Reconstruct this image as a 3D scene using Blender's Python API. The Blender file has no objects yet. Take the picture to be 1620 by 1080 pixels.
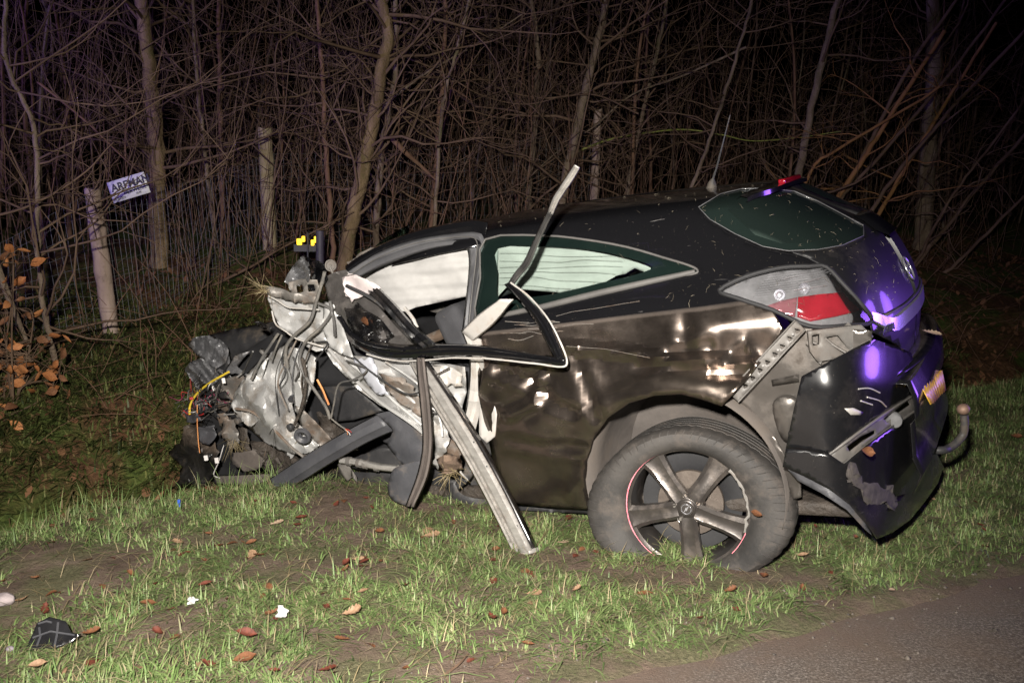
import bpy, bmesh, math, random
import numpy as np
from mathutils import Vector, Matrix
from mathutils.geometry import delaunay_2d_cdt

# ------------------------------------------------------------------ camera, world, light, exposure
SC = bpy.context.scene
COL = SC.collection
FPX = 1500.0                       # focal length in photograph pixels (1620 wide)
CAMP = np.array([0.0, 0.0, 1.5])
PITCH = math.radians(9.8)
cd = bpy.data.cameras.new('camera'); cam = bpy.data.objects.new('camera', cd); COL.objects.link(cam)
cd.sensor_width = 36.0; cd.lens = FPX / 1620.0 * 36.0; cd.clip_start = 0.05; cd.clip_end = 400.0
cam.location = CAMP; cam.rotation_euler = (math.pi / 2 - PITCH, 0, 0)
SC.camera = cam
w = bpy.data.worlds.new('World'); SC.world = w; w.use_nodes = True
nt = w.node_tree; bgn = nt.nodes['Background']
sky = nt.nodes.new('ShaderNodeTexSky'); sky.sky_type = 'NISHITA'; sky.sun_disc = False
sky.sun_elevation = math.radians(-4.0); sky.sun_rotation = math.radians(200.0)
nt.links.new(sky.outputs[0], bgn.inputs[0]); bgn.inputs[1].default_value = 0.004     # night

def lamp(name, kind, loc, energy, col, size, target=None, cone=None, blend=.5):
    l = bpy.data.lights.new(name, kind); l.energy = energy; l.color = col
    o = bpy.data.objects.new(name, l); COL.objects.link(o); o.location = loc
    if kind == 'AREA': l.size = size
    else: l.shadow_soft_size = size
    if target is not None:
        o.rotation_euler = (Vector(target) - Vector(loc)).to_track_quat('-Z', 'Y').to_euler()
    if cone: l.spot_size = math.radians(cone); l.spot_blend = blend
    return o
# the photographer's flash, held a little above and to the left of the lens
lamp('camera_flash', 'SPOT', (-0.20, -0.20, 1.90), 2450, (1.0, .94, .86), .06, (-0.40, 5.0, 0.0), 84, 1.0)
# the blue beacon of an emergency vehicle parked on the road to the right
lamp('blue_beacon', 'SPOT', (6.4, 4.75, 1.45), 640, (.30, .12, 1.0), .95, (1.3, 3.75, 1.15), 36, 1.0)
# a second beacon up the road to the left, its violet light only shows high in the trees
lamp('blue_beacon', 'SPOT', (-9.5, 1.5, 2.6), 2000, (.36, .24, 1.0), .3, (0.5, 12.0, 5.6), 62, .9)
vs = SC.view_settings; vs.view_transform = 'Standard'; vs.look = 'None'; vs.gamma = 1.0; vs.exposure = 0.0
vs.use_curve_mapping = False
SC.cycles.use_denoising = True
SC.cycles.max_bounces = 4; SC.cycles.glossy_bounces = 2; SC.cycles.transparent_max_bounces = 12; SC.cycles.diffuse_bounces = 2
SC.cycles.sample_clamp_indirect = 4.0

rng = np.random.default_rng(7); random.seed(7)
# ------------------------------------------------------------------ small maths
cP, sP = math.cos(PITCH), math.sin(PITCH)
RI, FW, UP = np.array([1, 0, 0.]), np.array([0, cP, -sP]), np.array([0, sP, cP])
def proj(P):
    d = np.asarray(P, float) - CAMP; z = d @ FW
    return np.stack([810 + FPX * (d @ RI) / z, 540 - FPX * (d @ UP) / z], -1)
def rayw(px, py): return FW + RI * (px - 810) / FPX - UP * (py - 540) / FPX
def at_y(px, py, Y): d = rayw(px, py); return CAMP + d * (Y / d[1])
def lerp(a, b, t): return a + (b - a) * t
def smooth(a, b, x): t = np.clip((x - a) / (b - a), 0, 1); return t * t * (3 - 2 * t)
def hsh(i, j, s): v = np.sin(i * 127.1 + j * 311.7 + s * 74.7) * 43758.5453; return v - np.floor(v)
def vnoise(x, y, s=0):
    x = np.asarray(x, float); y = np.asarray(y, float); i = np.floor(x); j = np.floor(y); f = x - i; g = y - j
    f = f * f * (3 - 2 * f); g = g * g * (3 - 2 * g)
    return lerp(lerp(hsh(i, j, s), hsh(i + 1, j, s), f), lerp(hsh(i, j + 1, s), hsh(i + 1, j + 1, s), f), g)
def fbm(x, y, s=0, o=4):
    v = 0; a = .5
    for k in range(o): v = v + a * vnoise(np.asarray(x) * 2 ** k + 17.3 * k, np.asarray(y) * 2 ** k, s + k); a *= .5
    return v
def inpoly(P, poly):
    P = np.asarray(P, float); poly = np.asarray(poly, float); x, y = P[:, 0], P[:, 1]; r = np.zeros(len(P), bool)
    q = np.roll(poly, 1, 0)
    for (x1, y1), (x2, y2) in zip(poly, q):
        c = (y1 > y) != (y2 > y)
        with np.errstate(divide='ignore', invalid='ignore'): r ^= c & (x < (x2 - x1) * (y - y1) / (y2 - y1 + 1e-30) + x1)
    return r
def segdist(P, poly, closed=True):
    P = np.asarray(P, float); poly = np.asarray(poly, float); best = np.full(len(P), 1e9)
    n = len(poly)
    for k in range(n if closed else n - 1):
        a = poly[k]; b = poly[(k + 1) % n]; ab = b - a
        t = np.clip(((P - a) @ ab) / (ab @ ab + 1e-12), 0, 1); best = np.minimum(best, np.hypot(*(P - a - t[:, None] * ab).T))
    return best
def resample(poly, step, closed=True):
    poly = [np.asarray(p, float) for p in poly]; out = []; n = len(poly)
    for k in range(n if closed else n - 1):
        a = poly[k]; b = poly[(k + 1) % n]; m = max(1, int(round(np.linalg.norm((b - a)[:2]) / step)))
        for q in range(m): out.append(a + (b - a) * q / m)
    if not closed: out.append(poly[-1])
    return np.array(out)
def curve(pts, n=8, closed=False):
    """Catmull-Rom through points."""
    P = np.asarray(pts, float); m = len(P); out = []
    for k in range(m if closed else m - 1):
        if closed: a, b, c, d = P[k - 1], P[k], P[(k + 1) % m], P[(k + 2) % m]
        else: b, c = P[k], P[k + 1]; a = P[k - 1] if k else 2 * b - c; d = P[k + 2] if k + 2 < m else 2 * c - b
        for q in range(n):
            t = q / n; out.append(.5 * (2 * b + (c - a) * t + (2 * a - 5 * b + 4 * c - d) * t * t + (3 * b - a - 3 * c + d) * t ** 3))
    if not closed: out.append(P[-1])
    return np.array(out)

# ------------------------------------------------------------------ mesh helpers
def link(name, me, mat=None, parent=None, smooth_=True, sharp=None, kind=None):
    o = bpy.data.objects.new(name, me); COL.objects.link(o)
    if mat is not None: me.materials.append(mat)
    if smooth_:
        me.polygons.foreach_set('use_smooth', [True] * len(me.polygons))
        if sharp: me.set_sharp_from_angle(angle=math.radians(sharp))
    if parent is not None: o.parent = parent
    if kind: o['kind'] = kind
    return o
def mk(name, V, F, mat=None, parent=None, smooth_=True, sharp=40, kind=None, thick=0):
    me = bpy.data.meshes.new(name); me.from_pydata([tuple(v) for v in V], [], [tuple(int(i) for i in f) for f in F]); me.update()
    o = link(name, me, mat, parent, smooth_, sharp, kind)
    if thick:
        m = o.modifiers.new('thickness', 'SOLIDIFY'); m.thickness = abs(thick); m.offset = -1 if thick > 0 else 1
    return o
def tag(o, label=None, cat=None, group=None, kind=None):
    for k, v in (('label', label), ('category', cat), ('group', group), ('kind', kind)):
        if v: o[k] = v
    return o
def empty(name, loc=(0, 0, 0)):
    o = bpy.data.objects.new(name, None); o.empty_display_size = .1; COL.objects.link(o); o.location = loc; return o
class MB:
    def __init__(s): s.V = []; s.F = []; s.n = 0
    def add(s, V, F):
        s.V.append(np.asarray(V, float)); s.F += [[i + s.n for i in f] for f in F]; s.n += len(V); return s
    def tube(s, P, R, k=6, cap=True):
        P = np.asarray(P, float); n = len(P); R = np.broadcast_to(np.asarray(R, float), (n,))
        T = np.gradient(P, axis=0); T /= np.linalg.norm(T, axis=1)[:, None] + 1e-9
        ref = np.array([0.31, 0.2, .93]) if abs(T[:, 2]).mean() < .8 else np.array([.9, .3, .1])
        U = np.cross(T, ref); U /= np.linalg.norm(U, axis=1)[:, None] + 1e-9; W = np.cross(T, U)
        an = np.arange(k) * 2 * np.pi / k
        V = (P[:, None] + R[:, None, None] * (np.cos(an)[None, :, None] * U[:, None] + np.sin(an)[None, :, None] * W[:, None])).reshape(-1, 3)
        F = [[i * k + j, i * k + (j + 1) % k, (i + 1) * k + (j + 1) % k, (i + 1) * k + j] for i in range(n - 1) for j in range(k)]
        if cap: F += [list(range(k))[::-1], [(n - 1) * k + j for j in range(k)]]
        return s.add(V, F)
    def box(s, c, d, R=None, taper=1.0):
        V = np.array([[x * (taper if z > 0 else 1), y * (taper if z > 0 else 1), z] for x in (-.5, .5) for y in (-.5, .5) for z in (-.5, .5)]) * np.array(d)
        if R is not None: V = V @ np.asarray(R).T
        return s.add(V + np.array(c), [[0, 1, 3, 2], [4, 6, 7, 5], [0, 4, 5, 1], [2, 3, 7, 6], [0, 2, 6, 4], [1, 5, 7, 3]])
    def build(s, name, mat, parent=None, sharp=40, kind=None, thick=0, smooth_=True):
        return mk(name, np.concatenate(s.V) if s.V else [], s.F, mat, parent, smooth_, sharp, kind, thick)
def fast_mesh(name, V, tri=None, quad=None):
    me = bpy.data.meshes.new(name); V = np.asarray(V, np.float32); me.vertices.add(len(V)); me.vertices.foreach_set('co', V.ravel())
    L = []; st = []; tot = []
    c = 0
    if quad is not None and len(quad): L.append(np.asarray(quad).ravel()); st.append(np.arange(len(quad)) * 4); tot.append(np.full(len(quad), 4)); c = len(quad) * 4
    if tri is not None and len(tri): L.append(np.asarray(tri).ravel()); st.append(c + np.arange(len(tri)) * 3); tot.append(np.full(len(tri), 3))
    L = np.concatenate(L).astype(np.int32); st = np.concatenate(st).astype(np.int32); tot = np.concatenate(tot).astype(np.int32)
    me.loops.add(len(L)); me.loops.foreach_set('vertex_index', L); me.polygons.add(len(st)); me.polygons.foreach_set('loop_start', st); me.polygons.foreach_set('loop_total', tot)
    me.update(calc_edges=True); me.validate(); return me

# ------------------------------------------------------------------ materials
def nmat(name):
    m = bpy.data.materials.new(name); m.use_nodes = True; t = m.node_tree; b = t.nodes['Principled BSDF']; return m, t, b
def node(t, kind, **kw):
    n = t.nodes.new(kind)
    for k, v in kw.items():
        if k.startswith('i_'): n.inputs[k[2:].replace('_', ' ')].default_value = v
        else: setattr(n, k, v)
    return n
def c4(c): return (c[0], c[1], c[2], 1)
def ramp(t, src, stops):
    r = t.nodes.new('ShaderNodeValToRGB'); e = r.color_ramp.elements
    while len(e) < len(stops): e.new(.5)
    for q, (p, c) in zip(e, stops): q.position = p; q.color = c4(c) if not np.isscalar(c) else (c, c, c, 1)
    t.links.new(src, r.inputs[0]); return r.outputs[0]
def noise(t, sc, det=4, rough=.6, coord='Object', dist=0, stretch=None):
    tc = t.nodes.new('ShaderNodeTexCoord'); o = tc.outputs[coord]
    if stretch:
        mp = t.nodes.new('ShaderNodeMapping'); mp.inputs['Scale'].default_value = stretch[:3]
        if len(stretch) > 3: mp.inputs['Rotation'].default_value = stretch[3]
        t.links.new(o, mp.inputs[0]); o = mp.outputs[0]
    n = node(t, 'ShaderNodeTexNoise', i_Scale=sc, i_Detail=det, i_Roughness=rough, i_Distortion=dist); t.links.new(o, n.inputs['Vector']); return n.outputs[0]
def mixc(t, f, a, b):
    m = t.nodes.new('ShaderNodeMix'); m.data_type = 'RGBA'
    for k, v in ((0, f), (6, a), (7, b)):
        if hasattr(v, 'links'): t.links.new(v, m.inputs[k])
        else: m.inputs[k].default_value = v if k == 0 else c4(v)
    return m.outputs[2]
def bump(t, b, src, strength, dist=.01, prev=None):
    n = node(t, 'ShaderNodeBump', i_Strength=strength, i_Distance=dist); t.links.new(src, n.inputs['Height'])
    if prev is not None: t.links.new(prev, n.inputs['Normal'])
    t.links.new(n.outputs[0], b.inputs['Normal']); return n.outputs[0]
def M(name, c1, c2=None, rough=.6, metal=0, vs=6, det=5, bs=60, bst=.3, bd=.004, coat=0, spec=.5, dirt=None, dirt_amt=.5, dirt_scale=4, rough2=None, stretch=None, island=False):
    m, t, b = nmat(name); c2 = c2 or tuple(min(1, x * 1.5) for x in c1)
    col = ramp(t, noise(t, vs, det, stretch=stretch), [(.3, c1), (.7, c2)])
    if island:
        g = t.nodes.new('ShaderNodeNewGeometry'); hv = t.nodes.new('ShaderNodeHueSaturation'); mp = node(t, 'ShaderNodeMapRange'); mp.inputs[3].default_value = .55; mp.inputs[4].default_value = 1.45
        t.links.new(g.outputs['Random Per Island'], mp.inputs[0]); t.links.new(mp.outputs[0], hv.inputs['Value']); t.links.new(col, hv.inputs['Color']); col = hv.outputs[0]
    rgh = None
    if dirt:
        f = ramp(t, noise(t, dirt_scale, 7, .7), [(.62 - dirt_amt * .4, 0.0), (.8 - dirt_amt * .4, 1.0)])
        col = mixc(t, f, col, dirt)
        rgh = ramp(t, f, [(0, rough), (1, .85)])
    elif rough2: rgh = ramp(t, noise(t, vs * 2, 5), [(.35, rough), (.7, rough2)])
    t.links.new(col, b.inputs['Base Color'])
    b.inputs['Roughness'].default_value = rough; b.inputs['Metallic'].default_value = metal
    if rgh is not None: t.links.new(rgh, b.inputs['Roughness'])
    b.inputs['Coat Weight'].default_value = coat; b.inputs['Coat Roughness'].default_value = .08; b.inputs['Specular IOR Level'].default_value = spec
    if bst: bump(t, b, noise(t, bs, 4), bst, bd)
    return m
def glass(name, tint, rough=.02, refl=1.0, film=None, fa=.3):
    m = bpy.data.materials.new(name); m.use_nodes = True; t = m.node_tree; t.nodes.clear()
    o = t.nodes.new('ShaderNodeOutputMaterial'); mx = t.nodes.new('ShaderNodeMixShader'); tr = t.nodes.new('ShaderNodeBsdfTransparent'); gl = t.nodes.new('ShaderNodeBsdfGlossy'); fr = t.nodes.new('ShaderNodeFresnel')
    fr.inputs[0].default_value = 1.45 if refl >= 1 else 1.2
    tr.inputs[0].default_value = c4(tint); gl.inputs['Roughness'].default_value = rough
    t.links.new(fr.outputs[0], mx.inputs[0]); t.links.new(tr.outputs[0], mx.inputs[1]); t.links.new(gl.outputs[0], mx.inputs[2]); src = mx.outputs[0]
    if film:    # dried dust film
        df = t.nodes.new('ShaderNodeBsdfDiffuse'); df.inputs[0].default_value = c4(film); m2 = t.nodes.new('ShaderNodeMixShader'); m2.inputs[0].default_value = fa; t.links.new(src, m2.inputs[1]); t.links.new(df.outputs[0], m2.inputs[2]); src = m2.outputs[0]
    t.links.new(src, o.inputs[0]); return m
# ------------------------------------------------------------------ ground, road
RA = math.radians(25.5); UX = np.array([math.cos(RA), math.sin(RA)]); NX = np.array([-math.sin(RA), math.cos(RA)])
def un(x, y): return x * UX[0] + y * UX[1], x * NX[0] + y * NX[1]
def xy(u, n): return u * UX[0] + n * NX[0], u * UX[1] + n * NX[1]
PN = [-60, 2.02, 2.27, 3.2, 4.0, 4.45, 4.75, 5.1, 5.45, 5.85, 6.3, 7.0, 8.2, 9.2, 10, 12, 16, 40, 120]
PZ = [-.05, -.05, .013, .02, .02, 0.0, -.10, -.38, -.58, -.60, -.30, -.01, .24, .50, .74, .90, 1.05, 1.3, 1.4]
def nm(u, n): return n + (.22 * (vnoise(u * .8, u * 0 + 3.1, 5) - .5) + .34 * smooth(.6, -1.2, u)) * smooth(3.2, 4.3, n) * (1 - smooth(6, 8, n))
def hun(u, n):
    m = nm(u, n)
    z = np.interp(m, PN, PZ)
    off = smooth(2.05, 2.35, n)
    z = z + off * (.05 * (fbm(u * 1.6, n * 1.6, 11) - .47) + .03 * (fbm(u * 7, n * 7, 12) - .47)) + smooth(4.6, 6, n) * .22 * (fbm(u * 1.3, n * 1.3, 13) - .47)
    return z
def hxy(x, y): return hun(*un(np.asarray(x, float), np.asarray(y, float)))
def gpt(px, py, it=25):
    d = rayw(px, py); t0, t1 = 1.0, 30.0
    ts = np.linspace(1, 30, 900); P = CAMP + ts[:, None] * d; b = P[:, 2] < hxy(P[:, 0], P[:, 1]); k = int(np.argmax(b)) if b.any() else 899
    p = P[k]; return np.array([p[0], p[1], float(hxy(p[0], p[1]))])

uu = np.concatenate([np.linspace(-150, -9, 24), np.linspace(-8, 12, 260), np.linspace(13, 150, 24)])
nn = np.concatenate([np.linspace(-60, 1.5, 12), np.linspace(1.9, 2.5, 26), np.linspace(2.53, 7, 112), np.linspace(7.15, 14, 50), np.linspace(15, 120, 20)])
Ug, Ng = np.meshgrid(uu, nn, indexing='ij'); Xg, Yg = xy(Ug, Ng); Zg = hun(Ug, Ng)
nu, nv = len(uu), len(nn); idx = np.arange(nu * nv).reshape(nu, nv)
quads = np.stack([idx[:-1, :-1], idx[1:, :-1], idx[1:, 1:], idx[:-1, 1:]], -1).reshape(-1, 4)
def ground_mat():
    m, t, b = nmat('soil_and_moss')
    soil = ramp(t, noise(t, 5, 8, .7), [(.3, (.085, .060, .046)), (.55, (.15, .110, .085)), (.75, (.21, .160, .125))])
    litter = ramp(t, noise(t, 23, 5, .7), [(.35, (.040, .026, .016)), (.5, (.12, .062, .032)), (.7, (.19, .11, .06))])
    moss = ramp(t, noise(t, 30, 4), [(.3, (.030, .048, .012)), (.7, (.11, .14, .035))])
    tc = t.nodes.new('ShaderNodeTexCoord'); sp = t.nodes.new('ShaderNodeSeparateXYZ'); t.links.new(tc.outputs['Object'], sp.inputs[0])
    ca = node(t, 'ShaderNodeMath', operation='MULTIPLY'); ca.inputs[1].default_value = float(NX[0]); t.links.new(sp.outputs[0], ca.inputs[0])
    cb = node(t, 'ShaderNodeMath', operation='MULTIPLY_ADD'); cb.inputs[1].default_value = float(NX[1]); t.links.new(sp.outputs[1], cb.inputs[0]); t.links.new(ca.outputs[0], cb.inputs[2])
    far = node(t, 'ShaderNodeMapRange'); far.inputs[1].default_value = 4.5; far.inputs[2].default_value = 5.6; t.links.new(cb.outputs[0], far.inputs[0])
    mo = mixc(t, ramp(t, noise(t, 1.7, 5), [(.42, 0.0), (.56, 1.0)]), litter, moss)
    thatch = ramp(t, noise(t, 70, 4, .7), [(.3, (.050, .052, .026)), (.5, (.10, .105, .052)), (.7, (.16, .15, .085))])
    vg = mixc(t, ramp(t, noise(t, 3.1, 6, .65), [(.44, 0.0), (.58, .8)]), soil, thatch)
    c = mixc(t, far.outputs[0], vg, mo)
    t.links.new(c, b.inputs['Base Color']); b.inputs['Roughness'].default_value = .95; b.inputs['Specular IOR Level'].default_value = .15
    n1 = bump(t, b, noise(t, 14, 8, .75), .8, .03); bump(t, b, noise(t, 90, 5), .5, .006, n1); return m
gme = fast_mesh('ground', np.stack([Xg, Yg, Zg], -1).reshape(-1, 3), quad=quads)
tag(link('ground', gme, ground_mat()), kind='structure')

def road_mat():
    m, t, b = nmat('worn_asphalt')
    a = ramp(t, noise(t, 110, 3, .75), [(.38, (.045, .040, .036)), (.52, (.11, .098, .087)), (.66, (.28, .25, .225))])
    c = mixc(t, ramp(t, noise(t, 2.2, 6), [(.35, .1), (.7, .75)]), a, (.13, .090, .062))
    tc = t.nodes.new('ShaderNodeTexCoord'); dp = node(t, 'ShaderNodeVectorMath', operation='DOT_PRODUCT'); dp.inputs[1].default_value = (float(NX[0]), float(NX[1]), 0); t.links.new(tc.outputs['Object'], dp.inputs[0])
    ad = node(t, 'ShaderNodeMath', operation='MULTIPLY_ADD'); ad.inputs[1].default_value = .55; t.links.new(noise(t, 5, 6, .7), ad.inputs[0]); t.links.new(dp.outputs['Value'], ad.inputs[2])
    er = node(t, 'ShaderNodeMapRange'); er.inputs[1].default_value = 2.33; er.inputs[2].default_value = 2.58; t.links.new(ad.outputs[0], er.inputs[0])     # soil washed over the edge
    c = mixc(t, er.outputs[0], c, (.125, .088, .066))
    t.links.new(c, b.inputs['Base Color']); b.inputs['Roughness'].default_value = .75
    n1 = bump(t, b, noise(t, 120, 4, .7), .9, .006); bump(t, b, noise(t, 9, 4), .3, .01, n1); return m
ru = np.concatenate([np.linspace(-150, -9, 10), np.linspace(-8, 12, 400), np.linspace(14, 150, 10)])
edge = 2.36 - .04 * smooth(0, 4, ru) + .13 * (fbm(ru * 2.2, ru * 0, 21) - .47) + .05 * (vnoise(ru * 14, ru * 0, 22) - .5) + .03 * (vnoise(ru * 40, ru * 0, 23) - .5)
rows = [(-12 + 0 * edge, .0), (0 * edge, .012), (edge - .5, .012), (edge - .06, .008), (edge - .02, .004), (edge + .01, -.012), (edge + .03, -.06)]
RV = np.stack([np.stack([*xy(ru, e), np.full(len(ru), z)], -1) for e, z in rows], 1); k = len(rows)
ii = np.arange(len(ru) * k).reshape(len(ru), k)
tag(link('road', fast_mesh('road', RV.reshape(-1, 3), quad=np.stack([ii[:-1, :-1], ii[1:, :-1], ii[1:, 1:], ii[:-1, 1:]], -1).reshape(-1, 4)), road_mat()), kind='structure')
# loose grit and crumbs along the road edge
gu = rng.uniform(-2.5, 7, 2600); gn = np.interp(gu, ru, edge) + rng.normal(0.0, .16, 2600); gx, gy = xy(gu, gn)
gz = np.where(gn < np.interp(gu, ru, edge), .012, hun(gu, gn)); s_ = rng.gamma(2, .0017, 2600)[:, None, None]
oc = np.array([[1, 0, 0], [-1, 0, 0], [0, 1, 0], [0, -1, 0], [0, 0, .8], [0, 0, -.8]]) ; of = np.array([[0, 2, 4], [2, 1, 4], [1, 3, 4], [3, 0, 4], [2, 0, 5], [1, 2, 5], [3, 1, 5], [0, 3, 5]])
V = np.stack([gx, gy, gz], -1)[:, None] + s_ * (oc[None] * rng.uniform(.5, 1.4, (2600, 6, 1)))
tag(link('grit', fast_mesh('grit', V.reshape(-1, 3), tri=(of[None] + 6 * np.arange(2600)[:, None, None]).reshape(-1, 3)), M('grit', (.06, .05, .04), (.13, .11, .095), .9, vs=40, island=True), smooth_=False), 'fine grit and soil crumbs strewn along the asphalt edge', 'grit', kind='stuff')

# ------------------------------------------------------------------ grass
SOIL = [(130, 900, 95, 40), (60, 880, 70, 22), (470, 900, 90, 26), (620, 910, 40, 14), (640, 1062, 180, 30), (560, 1010, 70, 18), (260, 985, 55, 22), (10, 960, 55, 40), (540, 800, 45, 26), (900, 890, 40, 22), (330, 860, 60, 12), (1010, 930, 26, 10)]
SOILW = [(.72, 3.33, .46, .15), (1.0, 3.38, .25, .14), (.06, 3.54, .10, .07)]
for (a, b, rx, ry) in SOIL:
    c = gpt(a, b); e = gpt(a + rx, b); f = gpt(a, b - ry); SOILW.append((c[0], c[1], abs(e[0] - c[0]) + .02, abs(f[1] - c[1]) + .02))
def grass_density(x, y):
    u, n = un(x, y); d = (smooth(.30, .50, fbm(x * 1.7, y * 1.7, 31)) * .75 + .30) * lerp(.62, 1.2, smooth(.36, .56, fbm(x * 9, y * 9, 32)))
    d = d * smooth(2.28, 2.46, n + .20 * (fbm(u * 2.2, n * 2.2, 33) - .47)) * (1 - smooth(4.62, 4.95, nm(u, n) + .3 * (fbm(u * 3, n * 3, 34) - .5)))
    for (cx, cy, rx, ry) in SOILW:
        q = ((x - cx) / rx) ** 2 + ((y - cy) / ry) ** 2 + 1.3 * (fbm(x * 5, y * 5, 35) - .47); d = d * (.06 + .94 * smooth(.6, 1.25, q))
    d = d * lerp(.55, 1.0, smooth(-1.6, .2, x))          # the left of the verge is trodden and thin
    return d
def blades(name, N, dens, area, lmin, lmax, wd, mat, label, cat, clump=.55, lean=.5, droop=.5, seed=1, zf=None):
    r = np.random.default_rng(seed); u = r.uniform(area[0], area[1], N); n = r.uniform(area[2], area[3], N); x, y = xy(u, n)
    z0 = hun(u, n); pp = proj(np.stack([x, y, z0], -1))
    keep = (r.random(N) < dens(x, y)) & (pp[:, 0] > -260) & (pp[:, 0] < 1880) & (pp[:, 1] < 1250)
    x, y, z0 = x[keep], y[keep], z0[keep]; N = len(x)
    cl = fbm(x * 6, y * 6, 41); L = r.uniform(lmin, lmax, N) * (1 - clump + 2 * clump * cl) * r.choice([1, 1, 1, 1.45], N)
    ca = 6.28 * 2 * vnoise(x * 9, y * 9, 42) + r.normal(0, .9, N); dx, dy = np.cos(ca), np.sin(ca)
    le = r.uniform(.1, 1, N) * lean; w_ = wd * r.uniform(.6, 1.3, N); px_, py_ = -dy, dx
    V = np.zeros((N, 5, 3))
    for k, (t, wf) in enumerate(((0, 1), (.5, .85))):
        h = L * t * (1 - .25 * le * t); o = L * le * (t + droop * t * t)
        for q, sg in ((0, -1), (1, 1)):
            V[:, 2 * k + q, 0] = x + dx * o + sg * px_ * w_ * wf * .5; V[:, 2 * k + q, 1] = y + dy * o + sg * py_ * w_ * wf * .5; V[:, 2 * k + q, 2] = z0 - .008 + h
    o = L * le * (1 + droop); V[:, 4, 0] = x + dx * o; V[:, 4, 1] = y + dy * o; V[:, 4, 2] = z0 + L * np.maximum(.08, 1 - .55 * le - .35 * droop * le)
    b = 5 * np.arange(N)[:, None]
    me = fast_mesh(name, V.reshape(-1, 3), tri=np.array([[2, 3, 4]]) + b, quad=np.array([[0, 1, 3, 2]]) + b)
    return tag(link(name, me, mat), label, cat, kind='stuff')
def grass_mat(name, stops, rough=.55):
    m, t, b = nmat(name); g = t.nodes.new('ShaderNodeNewGeometry')
    c = ramp(t, g.outputs['Random Per Island'], stops); t2 = noise(t, 1.6, 4)
    hv = t.nodes.new('ShaderNodeHueSaturation'); t.links.new(c, hv.inputs['Color']); t.links.new(ramp(t, t2, [(.3, .70), (.7, 1.2)]), hv.inputs['Value'])
    t.links.new(hv.outputs[0], b.inputs['Base Color']); b.inputs['Roughness'].default_value = rough; b.inputs['Specular IOR Level'].default_value = .35
    return m
G1 = grass_mat('verge_grass', [(0, (.068, .115, .034)), (.3, (.118, .18, .056)), (.6, (.16, .218, .076)), (.85, (.19, .24, .10)), (.94, (.21, .20, .11)), (1, (.25, .22, .13))])
G2 = grass_mat('dry_grass', [(0, (.11, .08, .04)), (.5, (.24, .19, .10)), (1, (.36, .30, .19))], .7)
G3 = grass_mat('bank_weeds', [(0, (.034, .052, .014)), (.5, (.085, .105, .028)), (.8, (.15, .165, .05)), (.9, (.17, .12, .055)), (1, (.26, .19, .09))])
blades('verge_grass', 520000, grass_density, (-4.4, 8.5, 2.25, 5.1), .014, .056, .0050, G1, 'tufted green grass growing on the muddy verge', 'grass', lean=2.3, droop=.25, seed=3)
blades('dead_grass', 60000, lambda x, y: np.clip(grass_density(x, y) * .55 + .16, 0, 1) * (un(x, y)[1] < 4.8) * (un(x, y)[1] > 2.26 + .25 * rng.random(len(x))), (-4.4, 8.5, 2.24, 4.8), .03, .09, .0026, G2, 'dry straw-coloured grass lying flat among the green verge', 'dead grass', lean=2.6, droop=.1, seed=4)
blades('grass_tufts', 7000, lambda x, y: smooth(.60, .68, vnoise(x * 4, y * 4, 71)) * grass_density(x, y), (-4.4, 8.5, 2.5, 4.9), .04, .095, .0042, G1, 'scattered taller grass tufts standing up from the matted verge', 'grass', lean=1.0, seed=15)
blades('lip_grass', 12000, lambda x, y: (np.abs(nm(*un(x, y)) - 4.60) < .20) * smooth(.35, .55, fbm(x * 2.5, y * 2.5, 51)), (-4.4, 9, 4.0, 4.95), .05, .13, .0042, G1, 'longer grass tufts overhanging the edge of the ditch', 'grass', lean=.7, seed=5)
blades('bank_weeds', 170000, lambda x, y: (.15 + smooth(.38, .54, fbm(x * .9, y * .9, 61))) * smooth(5.4, 6.4, un(x, y)[1]), (-6, 8, 5.2, 9.2), .03, .12, .013, G3, 'low dark green weeds and moss on the ditch bank', 'weeds', lean=1.9, seed=6)
# ------------------------------------------------------------------ fallen leaves
def leaf_mesh(name, half, curl=.25, fold=.35):
    """half: list of (along 0..1, half width); a midrib row and two edges, cupped."""
    V = []; F = []; n = len(half)
    for (t, w_) in half:
        z = curl * (t - .5) ** 2 * .8
        V += [(t - .5, 0, z), (t - .5 + .03 * (w_ > .25), w_ * .55, z + fold * w_ * .35), (t - .5 + .06 * (w_ > .2), w_, z + fold * w_ * .8), (t - .5 + .03 * (w_ > .25), -w_ * .55, z + fold * w_ * .35), (t - .5 + .06 * (w_ > .2), -w_, z + fold * w_ * .8)]
    for i in range(n - 1):
        a, b = 5 * i, 5 * (i + 1); F += [(a, b, b + 1, a + 1), (a + 1, b + 1, b + 2, a + 2), (a, a + 3, b + 3, b), (a + 3, a + 4, b + 4, b + 3)]
    s = len(V); V += [(-.5, .008, curl * .2), (-.5, -.008, curl * .2), (-.72, .006, curl * .3 + .03), (-.72, -.006, curl * .3 + .03)]; F += [(s, s + 1, s + 3, s + 2)]
    me = bpy.data.meshes.new(name); me.from_pydata(V, [], F); me.polygons.foreach_set('use_smooth', [True] * len(F)); me.update(); return me
OAK = [(0, .02), (.1, .07), (.2, .17), (.27, .10), (.38, .25), (.46, .15), (.56, .31), (.66, .19), (.77, .28), (.86, .17), (.94, .17), (1, .03)]
BEECH = [(0, .01), (.12, .13), (.3, .25), (.5, .29), (.7, .23), (.88, .1), (1, .005)]
OAKS = [leaf_mesh('oak_leaf', OAK, c, f) for c, f in ((.3, .35), (.9, .8), (-.6, .2))]; BEECHES = [leaf_mesh('beech_leaf', BEECH, c, f) for c, f in ((.3, .4), (.8, .9), (-.5, .15))]
def leafmat(name, a, b): return M(name, a, b, .6, vs=7, bs=30, bst=.4, spec=.3)
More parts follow.
